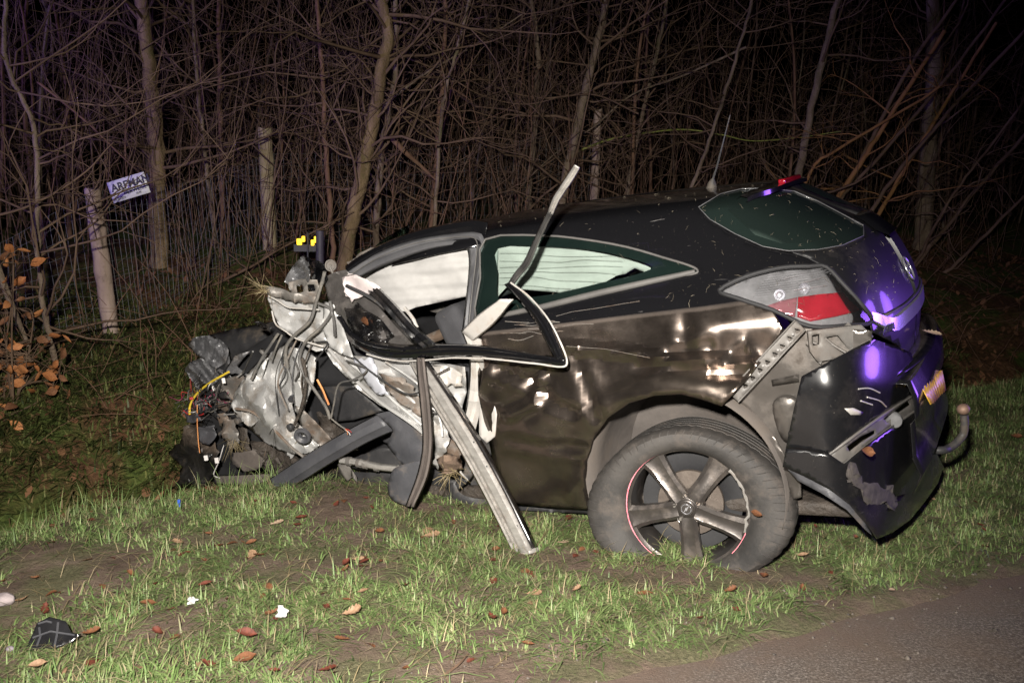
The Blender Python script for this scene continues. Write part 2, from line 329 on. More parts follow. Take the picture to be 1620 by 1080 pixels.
LM = [leafmat('tan_leaf', (.15, .088, .048), (.29, .185, .115)), leafmat('rust_leaf', (.085, .034, .017), (.17, .072, .032)), leafmat('dark_red_leaf', (.06, .018, .012), (.13, .035, .02)), leafmat('pale_leaf', (.25, .17, .115), (.40, .30, .21))]
for m_ in OAKS + BEECHES: m_.materials.append(LM[0])
def place_leaf(me, loc, size, yaw, tilt, mat, name='fallen_leaf'):
    o = bpy.data.objects.new(name, me); COL.objects.link(o); o.location = loc; o.scale = (size,) * 3; o.rotation_euler = (tilt[0], tilt[1], yaw)
    o.material_slots[0].link = 'OBJECT'; o.material_slots[0].material = mat; return o
NAMED = [  # px, py, size m, kind, material, yaw, label
    (438, 835, 0.082, 0, 3, .2, 'pale tan oak leaf lying at the crest of the verge'),
    (398, 886, 0.082, 0, 0, 1.5, 'pinkish oak leaf standing upright in the grass left of the sill strip'),
    (683, 853, 0.098, 0, 0, .3, 'curled tan oak leaf left of the bent sill strip end'),
    (890, 866, 0.066, 0, 3, .1, 'pale oak leaf on bare soil beside the rear tyre'),
    (1020, 945, 0.082, 3, 1, .1, 'orange brown leaf lying flat below the rear tyre'),
    (548, 900, 0.062, 4, 2, 1.2, 'dark brown leaf on edge in the grass at mid verge'),
    (235, 963, 0.074, 3, 1, .4, 'rust orange leaf left of the larger white scrap'),
    (326, 938, 0.066, 4, 2, .3, 'dark red leaf just above the left white scrap'),
    (390, 1016, 0.090, 4, 2, .2, 'large dark red-brown leaf under the right white scrap'),
    (388, 1054, 0.094, 3, 1, .5, 'long brown leaf at the bottom edge near the dark red leaf'),
    (558, 980, 0.086, 1, 0, .3, 'crumpled brown leaf right of the right white scrap'),
    (796, 985, 0.055, 4, 1, 1.3, 'small rust leaf standing in the grass below the sill strip'),
    (912, 944, 0.055, 1, 0, .6, 'small pinkish leaf in grass left of the orange brown leaf'),
    (780, 893, 0.070, 0, 2, .9, 'brown oak leaf close under the sill strip tip'),
    (145, 1018, 0.078, 1, 1, .8, 'rust leaf right of the black plastic shard'),
    (62, 1070, 0.070, 4, 0, .3, 'tan leaf below the black plastic shard'),
    (1155, 945, 0.062, 1, 1, .2, 'brown curled leaf at the grass edge under the flat tyre'),
    (1270, 890, 0.062, 4, 0, .05, 'narrow grey-tan leaf between tyre and bumper corner'),
    (1352, 862, 0.047, 4, 1, 1.0, 'small orange leaf under the hanging bumper corner'),
    (1410, 942, 0.039, 3, 3, .4, 'small pale leaf on the dirty asphalt edge'),
    (1610, 1000, 0.047, 4, 1, .4, 'rust leaf on the asphalt at the right edge'),
    (1605, 700, 0.101, 1, 1, .2, 'brown leaf heap in the grass right of the tow hook')]
for (a, b, s_, kd, mt_, yw, lb) in NAMED:
    p = gpt(a, b); tag(place_leaf((OAKS + BEECHES)[kd], p + np.array([0, 0, .014 + .012 * (kd in (1, 4))]), s_ * .76, yw, (random.uniform(.0, .5), random.uniform(-.3, .3)), LM[mt_]), lb, 'leaf', 'fallen leaves')
r = np.random.default_rng(21); cnt = 0
while cnt < 130:
    u, n = r.uniform(-4, 7), r.uniform(2.35, 4.75); x, y = xy(u, n); p = np.array([x, y, float(hun(u, n))]); q = proj(p)
    if not (-20 < q[0] < 1640 and 790 < q[1] < 1075) or r.random() > (1.0 if x < .4 else .45): continue
    cnt += 1; k = int(r.integers(0, 6)); mt_ = int(r.choice([0, 1, 1, 2, 2, 2]))
    tag(place_leaf((OAKS + BEECHES)[k], p + np.array([0, 0, .012]), r.uniform(.025, .06), r.uniform(0, 6.3), (r.uniform(-.4, .4), r.uniform(-.4, .4)), LM[mt_]), 'small dull brown leaf half sunk in the verge grass', 'leaf', 'small leaves scattered in the verge')
# leaf litter of ditch and bank: uncountable
N = 21000; u = r.uniform(-7, 12, N); n = r.uniform(4.7, 9.6, N); x, y = xy(u, n); k_ = smooth(.35, .6, 1 - fbm(x * .9, y * .9, 61)) + .3 > r.random(N); x, y = x[k_], y[k_]; N = len(x); z = hxy(x, y)
hv = np.array([(t - .5, s * w_, abs(s) * .15 * w_) for t, w_ in ((0, .02), (.3, .26), (.65, .26), (1, .02)) for s in (-1, 1)])
V = np.zeros((N, 8, 3)); sz = r.uniform(.035, .10, N); ya = r.uniform(0, 6.3, N); ti = r.normal(0, .5, N)
lx, ly, lz = hv[:, 0], hv[:, 1], hv[:, 2]
V[:, :, 0] = x[:, None] + sz[:, None] * (np.cos(ya)[:, None] * lx - np.sin(ya)[:, None] * ly); V[:, :, 1] = y[:, None] + sz[:, None] * (np.sin(ya)[:, None] * lx + np.cos(ya)[:, None] * ly)
V[:, :, 2] = z[:, None] + .025 + sz[:, None] * (lz + np.sin(ti)[:, None] * lx)
lit = link('leaf_litter', fast_mesh('leaf_litter', V.reshape(-1, 3), quad=(np.array([[0, 1, 3, 2], [2, 3, 5, 4], [4, 5, 7, 6]])[None] + 8 * np.arange(N)[:, None, None]).reshape(-1, 4)), M('litter_leaf', (.095, .042, .020), (.22, .112, .055), .7, vs=3, bst=0, island=True))
tag(lit, 'brown leaf litter covering the ditch bank', 'leaf litter', kind='stuff')

# ------------------------------------------------------------------ woods
BARK = M('grey_brown_bark', (.10, .073, .050), (.28, .215, .155), .9, vs=9, bs=45, bst=1.0, bd=.02, dirt=(.09, .095, .035), dirt_amt=.16, dirt_scale=5, stretch=(1, 1, .25), spec=.2)
BARKY = M('ochre_bark', (.11, .075, .042), (.30, .215, .125), .9, vs=9, bs=40, bst=1.0, bd=.02, dirt=(.10, .10, .035), dirt_amt=.2, dirt_scale=4, stretch=(1, 1, .25), spec=.2)
BARKR = M('reddish_bark', (.11, .060, .040), (.22, .13, .085), .85, vs=6, bs=50, bst=.4, bd=.01, spec=.2)
TWIG = M('twig_bark', (.082, .052, .034), (.18, .122, .082), .9, vs=3, bst=0, spec=.15)
TWIGO = M('orange_twig_bark', (.20, .10, .04), (.33, .18, .08), .85, vs=3, bst=0, spec=.15)
MOSSY = M('mossy_bark', (.16, .19, .045), (.34, .36, .10), .9, vs=9, bs=40, bst=.4, spec=.15)
def walk(p, d, L, n, r, jit=.25, lift=.0):
    P = [np.array(p, float)]; d = np.array(d, float); d /= np.linalg.norm(d)
    for k in range(n):
        d = d + r.normal(0, jit, 3) * .5; d[2] += lift; d /= np.linalg.norm(d); P.append(P[-1] + d * L / n)
    return np.array(P)
def woodY(px, Y, n0=8.8): return max(Y, n0 / (NX[1] + NX[0] * (px - 810) / FPX))      # nothing grows nearer than the far bank
def branches(mb, P, R, nb, r, t0=.2, Lr=(.5, 1.9), sub=3, up=.45, k=4, flat=1.0):
    cum = np.linspace(0, 1, len(P))
    for q in range(nb):
        t = r.uniform(t0, 1); i = min(int(t * (len(P) - 1)), len(P) - 2); f = t * (len(P) - 1) - i; b = lerp(P[i], P[i + 1], f); rad = lerp(R[i], R[i + 1], f)
        az = r.uniform(0, 6.283); d = np.array([math.cos(az) * flat, math.sin(az) * .8, r.normal(up, .35)]); L = r.uniform(*Lr)
        B = walk(b, d, L, 7, r, .42, .03); r0 = min(rad * .55, .006 + .008 * L)
        mb.tube(B, np.linspace(r0, .0022, 8), k, cap=False)
        for _ in range(r.integers(1, sub + 2)):
            j = r.integers(2, 7); d2 = (B[j] - B[j - 1]); d2 = d2 / np.linalg.norm(d2) + r.normal(0, .6, 3); S = walk(B[j], d2, L * r.uniform(.25, .6), 5, r, .4, .05)
            mb.tube(S, np.linspace(max(.0028, r0 * .45), .0016, 6), 3, cap=False)
            if sub > 2:
                S2 = walk(S[2], S[3] - S[2] + r.normal(0, .03, 3), L * .2, 3, r, .4, .05); mb.tube(S2, [.0022, .002, .0017, .0014], 3, cap=False)
def tree(label, pts, Y, wpx, nb, seed, mat, tm=None, name='bare_tree', group=None, up=.45, Lr=(.5, 1.9), t0=.25, dY=.0, sub=3):
    """pts: trunk traced top to bottom in the photograph, standing at distance Y."""
    Y = woodY(pts[-1][0], Y, 7.0 if pts[-1][0] < 120 else 8.8); wpx = wpx * 1.0
    r = np.random.default_rng(seed); P = np.array([at_y(a, b, Y + dY * k / max(1, len(pts) - 1)) for k, (a, b) in enumerate(pts)])[::-1]
    x, y = P[0, 0], P[0, 1]; g = float(hxy(x, y)) - .15
    if P[0, 2] > g + .1: P = np.vstack([[x + .3 * (P[0, 0] - P[1, 0]) * 0, y, g], P])
    else: P[0, 2] = g
    top = P[-1] + (P[-1] - P[-2]) / np.linalg.norm(P[-1] - P[-2]) * 1.3; P = np.vstack([P, top])
    C = curve(P, 6); h = np.linspace(0, 1, len(C)); R = wpx * Y / FPX / 2 * (1.12 - .45 * h) * (1 + .25 * np.exp(-h * 25)); R = R * (1 + .08 * (vnoise(h * 30, h * 0, seed) - .5))
    C[1:-1] += r.normal(0, .006, (len(C) - 2, 3))
    root = empty(name, tuple(C[0])); o = MB().tube(C - C[0], R, 10).build('trunk', mat, root, 60)
    mb = MB(); branches(mb, C - C[0], R, nb, r, t0, Lr, sub, up); mb.build('crown', tm or TWIG, root, None)
    return tag(root, label, 'tree', group)
MAIN = [
 ('slender forked tree leaning at the far left edge', [(8, -20), (10, 100), (52, 195), (60, 290), (60, 400), (72, 500), (84, 556)], 6.6, 9, 26, BARK),
 ('thick ochre-stained trunk rising just right of the white sign', [(222, -20), (234, 100), (246, 200), (250, 320), (252, 440)], 9.2, 25, 30, BARKY),
 ('stout pinkish brown trunk curving up behind the wrecked front wing', [(598, -20), (614, 50), (602, 120), (590, 200), (572, 280), (545, 410)], 9.0, 22, 30, BARKY),
 ('thin straight trunk standing close right of the stout one', [(626, -20), (628, 90), (618, 160), (604, 240), (598, 310), (594, 390)], 9.6, 10, 22, BARK),
 ('thin pale stem leaning right above the door window', [(748, -20), (722, 80), (704, 150), (694, 230), (688, 360)], 9.3, 6, 20, BARK),
 ('reddish thin stem behind the roof front', [(706, -20), (704, 60), (697, 160), (690, 260), (683, 370)], 9.9, 8, 18, BARKR),
 ('grey trunk leaning right behind the bent window trim', [(962, -20), (950, 50), (925, 150), (902, 250), (888, 330)], 10.4, 14, 30, BARK),
 ('whitish thin stem leaning right behind the antenna', [(1196, -20), (1168, 80), (1140, 170), (1112, 250), (1085, 330)], 9.8, 6, 16, BARK),
 ('thin reddish stem between the fence post and the stout trunk', [(500, -20), (506, 60), (512, 140), (514, 220), (522, 330), (528, 420)], 9.4, 8, 18, BARKR),
 ('slim vertical stem left of the tall pale fence post', [(345, -20), (347, 100), (349, 200), (352, 330), (355, 440)], 10.5, 8, 18, BARKR),
 ('thin dark stem in front of the dark gap left of the sign', [(60, -20), (85, 60), (62, 150), (62, 240), (60, 330)], 10.8, 6, 16, BARK),
 ('slim straight stem right of the thick ochre trunk', [(305, -20), (308, 80), (318, 190), (332, 300), (345, 420)], 9.8, 6, 18, BARK),
 ('grey trunk fading into the dark at the right', [(1330, -20), (1305, 80), (1280, 190), (1258, 300), (1240, 360)], 11.2, 13, 26, BARK),
 ('dim broad trunk near the dark right corner', [(1475, -20), (1478, 100), (1470, 220), (1462, 340), (1455, 430)], 13.0, 26, 24, BARK),
 ('grey stem between roof crown and leaning grey trunk', [(838, -20), (850, 80), (848, 190), (838, 280), (836, 340)], 11.0, 9, 22, BARK),
 ('pale thin stem rising behind the rear spoiler', [(1060, -20), (1040, 80), (1020, 170), (1000, 260), (990, 330)], 11.4, 7, 18, BARK)]
for k, (lb, pts, Y, wp, nb, mt_) in enumerate(MAIN):
    tree(lb, pts, Y, wp, int(nb * 1.2), 100 + k, mt_, t0=.18, group='bare trees behind the car')
# diagonal hazel stems springing up behind the tailgate
HAZ = [([(1610, 60), (1490, 190), (1400, 300), (1330, 420)], 8.6, 7, TWIG), ([(1395, 205), (1360, 260), (1310, 340), (1290, 400)], 8.4, 9, TWIGO), ([(1480, 190), (1430, 270), (1385, 350), (1360, 420)], 8.3, 7, TWIGO), ([(1620, 215), (1545, 300), (1480, 380), (1430, 470)], 7.9, 7, TWIG), ([(1560, 240), (1500, 320), (1440, 430), (1400, 480)], 8.5, 5, TWIG), ([(1600, 330), (1530, 400), (1480, 440), (1420, 500)], 8.2, 6, TWIG), ([(1500, 20), (1430, 120), (1370, 240), (1300, 380)], 9.2, 7, TWIG), ([(1330, 235), (1290, 260), (1255, 330), (1235, 380)], 8.7, 6, TWIGO), ([(1590, 0), (1500, 120), (1380, 260), (1300, 350)], 9.6, 6, TWIG)]
for k, (pts, Y, wp, mt_) in enumerate(HAZ):
    tree(('orange' if mt_ is TWIGO else 'grey') + ' hazel stem behind the tailgate, %s by its foot counted from the left' % ['fourth', 'third', 'sixth', 'ninth', 'seventh', 'eighth', 'second', 'first', 'fifth'][k], pts, Y, wp, 10, 300 + k, mt_, mt_, 'hazel_stem', 'hazel stems behind the tailgate', Lr=(.3, 1.2), t0=.35)
# long arching branches
def bough(label, pts, Y, r0, mat, seed, nb=14):
    Y = woodY(max(p[0] for p in pts), Y, 6.0 if pts[0][0] < 20 else 8.6)
    r = np.random.default_rng(seed); C = curve([at_y(a, b, Y) for a, b in pts], 8); root = empty('arching_branch', tuple(C[0])); R = np.linspace(r0, r0 * .35, len(C))
    MB().tube(C - C[0], R, 6).build('limb', mat, root, 60); mb = MB(); branches(mb, C - C[0], R, nb, r, .1, (.25, .8), 2, .3, 3); mb.build('twigs', TWIG, root, None, kind='stuff'); tag(root, label, 'branch', 'arching branches')
bough('mossy yellow-green branch arching beside the car antenna', [(900, 245), (960, 222), (1010, 212), (1080, 205), (1140, 213), (1190, 223), (1260, 218), (1330, 208)], 8.9, .014, MOSSY, 1)
bough('pale drooping branch reaching up to the white sign from the left edge', [(-20, 345), (40, 328), (95, 300), (140, 268), (165, 240), (180, 225)], 6.3, .010, TWIG, 2, 10)
bough('brown branch slanting down onto the white sign', [(60, 130), (110, 170), (150, 205), (185, 240), (222, 275)], 8.0, .013, BARKR, 3)
bough('broken red-brown limb slanting down right of the stout trunk', [(617, 215), (640, 240), (665, 262), (690, 285)], 9.4, .034, BARKR, 4, 3)
bough('grey bough crossing behind the top of the bent trim', [(1180, 75), (1080, 120), (1000, 150), (940, 200), (870, 250), (790, 330)], 9.6, .014, BARK, 5, 16)
bough('thin bough sweeping right above the mossy branch', [(960, 115), (1040, 95), (1110, 75), (1200, 75), (1290, 60), (1370, 35)], 9.5, .012, TWIG, 6, 16)
bough('bough running from the stout trunk up to the right', [(600, 175), (660, 125), (710, 95), (770, 60), (830, 20)], 9.2, .016, BARK, 7)
bough('low pale branch lying along the bank behind the wrecked front', [(330, 455), (400, 420), (440, 395), (500, 365), (560, 335)], 8.2, .016, TWIG, 8)
bough('bough dipping across the gap behind the rear spoiler', [(1010, 260), (1080, 225), (1150, 232), (1230, 200), (1330, 190), (1420, 150), (1500, 110)], 9.4, .012, TWIG, 11, 18)
bough('thin bough arching left above the roof crown', [(1010, 180), (940, 150), (860, 155), (790, 140), (720, 100), (660, 85)], 9.3, .011, TWIG, 12, 18)
bough('long pale bough hanging over the tall fence post', [(250, 170), (320, 130), (400, 110), (470, 90), (530, 50)], 9.0, .010, TWIG, 13, 18)
bough('drooping bough with upturned twigs over the roof front', [(640, 90), (700, 115), (760, 150), (830, 165), (900, 150)], 9.0, .010, TWIG, 14, 20)
bough('grey stem propped at the left edge over the beech leaves', [(-14, 400), (2, 440), (22, 490), (46, 548)], 6.5, .036, BARK, 9, 3)
# saplings, then the thicket of stems and twigs nobody could count
r = np.random.default_rng(5)
for k in range(64):
    a = r.uniform(-60, 1680); Y = woodY(a, 0, 9.2) + r.uniform(0, 5); base = float(hxy((a - 810) / FPX * Y, Y)); lean = r.normal(.04, .09); H = r.uniform(3.0, 6.0)
    x0 = (a - 810) / FPX * Y; P = np.array([[x0 + lean * h + .05 * math.sin(h * 2 + k), Y + .04 * h, base - .1 + h] for h in np.linspace(0, H, 7)]); C = curve(P, 3); rr = r.uniform(.012, .034); R = np.linspace(rr, rr * .3, len(C))
    root = empty('sapling', tuple(C[0])); MB().tube(C - C[0], R, 6).build('trunk', [BARK, BARKR, TWIG, BARKR][k % 4], root, 60); mb = MB(); branches(mb, C - C[0], R, 20, r, .12, (.3, 1.5), 3, .5, 3); mb.build('crown', TWIG, root, None)
    tag(root, 'thin leafless sapling among many in the thicket behind the fence line', 'sapling', 'bare saplings in the thicket')
mb = MB(); mbo = MB()
for k in range(1400):
    a = r.uniform(-160, 1780); Y = 8.3 + 12 * r.random() ** 1.4; x0 = (a - 810) / FPX * Y
    Y = woodY(a, 8.3, 8.6) + 11 * r.random() ** 1.4; x0 = (a - 810) / FPX * Y
    b = float(hxy(x0, Y)); H = r.uniform(.8, 4.2); d = np.array([r.normal(.06, .22), r.normal(0, .2), 1.0]); B = walk((x0, Y, b), d, H, 7, r, .13, .01); r0 = r.uniform(.002, .0075)
    q = mbo if r.random() < .25 else mb; q.tube(B, np.linspace(r0, .0018, 8), 3, cap=False)
    for _ in range(r.integers(1, 5)):
        j = r.integers(2, 7); S = walk(B[j], (B[j] - B[j - 1]) / np.linalg.norm(B[j] - B[j - 1]) + r.normal(0, .6, 3), r.uniform(.3, 1.1), 5, r, .35, .03); q.tube(S, np.linspace(r0 * .5 + .0012, .0014, 6), 3, cap=False)
for k in range(230):                                                  # branches of crowns out of the frame hanging through it
    a = r.uniform(-100, 1720); b = r.uniform(-60, 330); Y = woodY(a, 9, 9.2) + r.uniform(0, 5); p = at_y(a, b, Y); B = walk(p, (r.normal(0, 1), r.normal(0, .5), r.normal(.15, .5)), r.uniform(.8, 2.6), 9, r, .38, .01); r0 = r.uniform(.004, .010)
    mb.tube(B, np.linspace(r0, .0016, 10), 3, cap=False)
    for _ in range(4):
        j = r.integers(2, 9); S = walk(B[j], (B[j] - B[j - 1]) / np.linalg.norm(B[j] - B[j - 1]) + r.normal(0, .5, 3), r.uniform(.2, .7), 4, r, .4, .05); mb.tube(S, np.linspace(.003, .0015, 5), 3, cap=False)
tag(mb.build('thicket', TWIG, None, None), 'dense tangle of thin grey-brown twigs filling the wood', 'thicket', kind='stuff')
tag(mbo.build('thicket', BARKR, None, None), 'reddish brown brushwood standing in the wood', 'thicket', kind='stuff')
# dead bracken and brambles heaped at the foot of the bank
mb = MB()
for k in range(900):
    a = r.uniform(-50, 1660); Y = r.uniform(6.2, 14); x0 = (a - 810) / FPX * Y
    if not 5.9 < un(x0, Y)[1] < 10: continue
    B = walk((x0, Y, float(hxy(x0, Y))), (r.normal(0, .9), r.normal(0, .6), .8), r.uniform(.3, 1.1), 6, r, .35, -.09); mb.tube(B, np.linspace(.0035, .0015, 7), 3, cap=False)
tag(mb.build('brambles', BARKR, None, None), 'bare arching bramble canes on the ditch bank', 'brambles', kind='stuff')

# beech shrub with rust leaves at the left edge
root = empty('beech_shrub', tuple(gpt(20, 640))); O0 = np.array(root.location); BL = [leafmat('copper_leaf', (.22, .075, .025), (.42, .17, .06)), leafmat('bright_copper_leaf', (.34, .12, .04), (.55, .25, .10)), leafmat('dull_copper_leaf', (.12, .05, .025), (.25, .12, .06))]
mb = MB(); r = np.random.default_rng(77)
LEAFZ = [((-40, 530), (110, 590), 46), ((-40, 570), (60, 640), 26), ((60, 570), (110, 625), 10), ((-20, 640), (30, 680), 10), ((-20, 385), (60, 430), 7), ((-10, 440), (35, 490), 6), ((40, 480), (62, 510), 3), ((-30, 490), (20, 520), 5)]
for (a0, b0), (a1, b1), cn in LEAFZ:
    Yb = r.uniform(5.7, 6.3); c = at_y((a0 + a1) / 2, (b0 + b1) / 2, Yb)
    S = curve([O0 + [0, 0, -.1], lerp(O0, c, .5) + r.normal(0, .05, 3), c, c + r.normal(0, .12, 3)], 6); mb.tube(S - O0, np.linspace(.009, .002, len(S)), 4)
    for _ in range(cn):
        p = at_y(r.uniform(a0, a1), r.uniform(b0, b1), Yb + r.normal(0, .12)); s_ = S[r.integers(6, len(S))]; mb.tube(np.array([s_, lerp(s_, p, .5) + r.normal(0, .02, 3), p]) - O0, [.003, .002, .0015], 3)
        o = place_leaf(BEECHES[r.integers(0, 3)], tuple(p - O0), r.uniform(.07, .115), r.uniform(0, 6.3), (r.uniform(.3, 1.6), r.uniform(-.8, .8)), BL[r.integers(0, 3)], 'leaf'); o.parent = root
mb.build('stems', TWIG, root)
tag(root, 'beech shrub holding copper-brown dead leaves at the left edge', 'shrub')

# ------------------------------------------------------------------ fence, sign, marker
POSTM = M('weathered_post_wood', (.26, .19, .15), (.44, .34, .28), .9, vs=4, bs=25, bst=.6, bd=.01, stretch=(2, 2, .3), spec=.15, dirt=(.10, .075, .05), dirt_amt=.2)
POSTG = M('mossy_post_wood', (.24, .19, .11), (.46, .38, .25), .9, vs=4, bs=25, bst=.6, bd=.01, stretch=(2, 2, .3), spec=.15)
WIRE = M('galvanised_wire', (.14, .14, .14), (.22, .22, .22), .6, .3, bst=0)
def post(label, top, bot, Y, wp, mat, seed):
    A = at_y(*top, Y); B = at_y(*bot, Y); B[2] = min(B[2], float(hxy(B[0], B[1]))) - .06; n_ = 12; P = np.array([lerp(B, A, k / n_) for k in range(n_ + 1)]); rr = wp * Y / FPX / 2
    R = np.full(n_ + 1, rr) * (1 + .06 * np.sin(np.arange(n_ + 1) * 2.1 + seed)); P[-1] += [0, 0, 0]; R[-1] *= .93
    V = MB().tube(P - B, R, 14); A_ = V.V[0]; A_[:, :2] += .0035 * np.sin(A_[:, :1] * 211 + A_[:, 2:] * 37 + A_[:, 1:2] * 173); A_[-14:, 2] += .012 * np.sin(np.arange(14) * 1.3 + seed); o = V.build('fence_post', mat, None, 50); o.location = B; tag(o, label, 'fence post', 'wooden fence posts'); return A, B
pA, pB = post('round wooden post leaning left beside the white sign', (146, 299), (178, 540), 7.6, 25, POSTM, 1)
qA, qB = post('tall pale mossy post standing left of the amber lights', (419, 203), (427, 392), 9.9, 22, POSTG, 2)
rA, rB = post('distant fence post above the car roof', (947, 173), (936, 330), 11.5, 13, POSTM, 3)
e0 = at_y(-120, 430, 7.1); e0b = at_y(-120, 610, 7.1)
def wire_fence(label, T0, B0, T1, B1, nv, sag, seed):
    r = np.random.default_rng(seed); mb = MB(); T0, B0, T1, B1 = map(np.array, (T0, B0, T1, B1)); O = B0.copy()
    def S(s, h):
        t = lerp(T0, T1, s); b = lerp(B0, B1, s); b = b.copy(); b[2] = max(b[2], float(hxy(b[0], b[1]))); p = lerp(b, t, h); p[2] -= sag * math.sin(math.pi * s) * h; p[1] += .05 * math.sin(s * 9 + h * 3 + seed) * math.sin(math.pi * s); return p - O
    for k in range(nv):
        s = (k + r.uniform(-.12, .12)) / nv; mb.tube([S(s, h) for h in np.linspace(0, 1, 8)], .0018, 3, cap=False)
    for h in (0, .06, .13, .21, .30, .40, .51, .63, .76, .88, 1): mb.tube([S(s, h) for s in np.linspace(0, 1, 22)], .0014, 3, cap=False)
    root = empty('wire_fence', tuple(O)); mb.build('wire_mesh', WIRE, root, None, kind='stuff'); tag(root, label, 'fence', 'sheep wire fence panels')
wire_fence('sagging wire netting left of the leaning post', e0, e0b, pA - [.0, .03, .02], pB, 24, .05, 1)
wire_fence('wire netting running from the leaning post to the tall pale post', pA - [0, .03, .02], pB, lerp(qB, qA, .80), qB, 40, .10, 2)
wire_fence('wire netting between the tall pale post and the distant post', lerp(qB, qA, .8), qB, lerp(rB, rA, .85), rB, 46, .08, 3)
# white fence-builder's sign
SY = 7.45; WHITE = M('sign_white', (.62, .62, .66), (.74, .74, .78), .5, vs=12, bst=.1, dirt=(.25, .23, .22), dirt_amt=.1, dirt_scale=30); INK = M('sign_ink', (.02, .02, .03), (.035, .035, .05), .6, bst=0)
c0, c1, c2 = at_y(170.5, 289, SY), at_y(229, 271, SY - .03), at_y(180, 322, SY)
ex = c1 - c0; sw = np.linalg.norm(ex); ex /= sw; ey = c0 - c2; ey -= ex * (ey @ ex); sh = np.linalg.norm(ey); ey /= sh; ez = np.cross(ex, ey)
root = empty('fence_sign', tuple(c2)); root.matrix_world = Matrix(((ex[0], ey[0], ez[0], c2[0]), (ex[1], ey[1], ez[1], c2[1]), (ex[2], ey[2], ez[2], c2[2]), (0, 0, 0, 1)))
nx_ = 12; V = [(sw * i / nx_, sh * j, .012 * math.sin(3 * i / nx_)) for i in range(nx_ + 1) for j in (0, 1)]; mk('plate', V, [(2 * i, 2 * i + 2, 2 * i + 3, 2 * i + 1) for i in range(nx_)], WHITE, root, thick=.003)
def text(name, body, size, x, y, z, mat, parent, bold=0, shear=0, R=None, ext=.0004):
    cu = bpy.data.curves.new(name, 'FONT'); cu.body = body; cu.size = size; cu.extrude = ext; cu.offset = bold; cu.shear = shear; t = bpy.data.objects.new(name, cu); COL.objects.link(t)
    me = bpy.data.meshes.new_from_object(t.evaluated_get(bpy.context.evaluated_depsgraph_get())); bpy.data.objects.remove(t); o = link(name, me, mat, parent, False); o.location = (x, y, z)
    if R is not None: o.matrix_local = R
    return o
text('lettering', 'ARFMAN', sh * .50, sw * .09, sh * .50, .0165, INK, root, .0024); text('small_lettering', 'HEKWERK', sh * .25, sw * .36, sh * .24, .0165, INK, root, .0006); text('small_lettering', 'HOLTEN', sh * .16, sw * .05, sh * .08, .012, INK, root, .0003); text('small_lettering', '0548', sh * .14, sw * .66, sh * .10, .0165, INK, root, .0002)
tag(root, 'tilted white sign with dark lettering ARFMAN on the wire fence', 'sign')
# amber marker lights and dark post behind the wreck
AM = bpy.data.materials.new('amber_light'); AM.use_nodes = True; bb = AM.node_tree.nodes['Principled BSDF']; bb.inputs['Base Color'].default_value = (.8, .5, .02, 1); bb.inputs['Emission Color'].default_value = (1, .60, .03, 1); bb.inputs['Emission Strength'].default_value = 2.2
DK = M('dark_housing', (.02, .02, .025), (.05, .05, .06), .5, bst=.1); MY = 8.2
root = empty('marker_lights', tuple(at_y(487, 395, MY))); O = np.array(root.location)
mb = MB(); mb.tube([at_y(487, 420, MY) - O, at_y(487, 368, MY) - O], .008, 8); mb.box(at_y(486, 392, MY + .05) - O, (.22, .06, .06)); mb.build('stand', DK, root)
for (a, b, w_, h_) in ((473.5, 382.5, 8, 10), (480, 378, 5, 9), (494.5, 384, 5, 9), (499.5, 379, 5, 10)):
    k = MY / FPX; m2 = MB(); m2.box((0, 0, 0), (w_ * k, .02, h_ * k)); o = m2.build('lens', AM, root); o.location = at_y(a, b, MY - .02) - O
    bv = o.modifiers.new('round', 'BEVEL'); bv.width = .006; bv.segments = 2
tag(root, 'cluster of four small amber lights behind the wrecked front', 'marker light')
o = MB().tube(np.array([at_y(506, 440, 8.0), at_y(506, 365, 8.0)]) - at_y(506, 440, 8.0), .034, 10).build('marker_post', M('dark_post_paint', (.035, .03, .05), (.07, .06, .09), .6)); o.location = at_y(506, 440, 8.0)
tag(o, 'short dark post just right of the amber lights', 'post')
# ------------------------------------------------------------------ the wrecked car: frame of reference
yw, pt, rl = math.radians(29.4), math.radians(7.2), math.radians(-4.0); CT = np.array([1.137, 4.281, .062])
CR = np.array([[-math.cos(yw), -math.sin(yw), 0], [math.sin(yw), -math.cos(yw), 0], [0, 0, 1]]) @ np.array([[math.cos(pt), 0, math.sin(pt)], [0, 1, 0], [-math.sin(pt), 0, math.cos(pt)]]) @ np.array([[1, 0, 0], [0, math.cos(rl), -math.sin(rl)], [0, math.sin(rl), math.cos(rl)]])
CO = CR.T @ (CAMP - CT)
CAR = empty('wrecked_car'); CAR.matrix_world = Matrix([[*CR[i], CT[i]] for i in range(3)] + [[0, 0, 0, 1]])
tag(CAR, 'wrecked black three-door hatchback with torn-off front and flat rear tyre', 'car')
def cpx(P): return proj(np.asarray(P) @ CR.T + CT)                 # car point -> photograph pixel
def cat(px, py, y): d = CR.T @ rayw(px, py); return CO + d * ((y - CO[1]) / d[1])      # pixel at car depth y (metres left of the centre line)
def catv(pp, y): return np.array([cat(a, b, yy) for (a, b), yy in zip(pp, np.broadcast_to(y, (len(pp),)))])
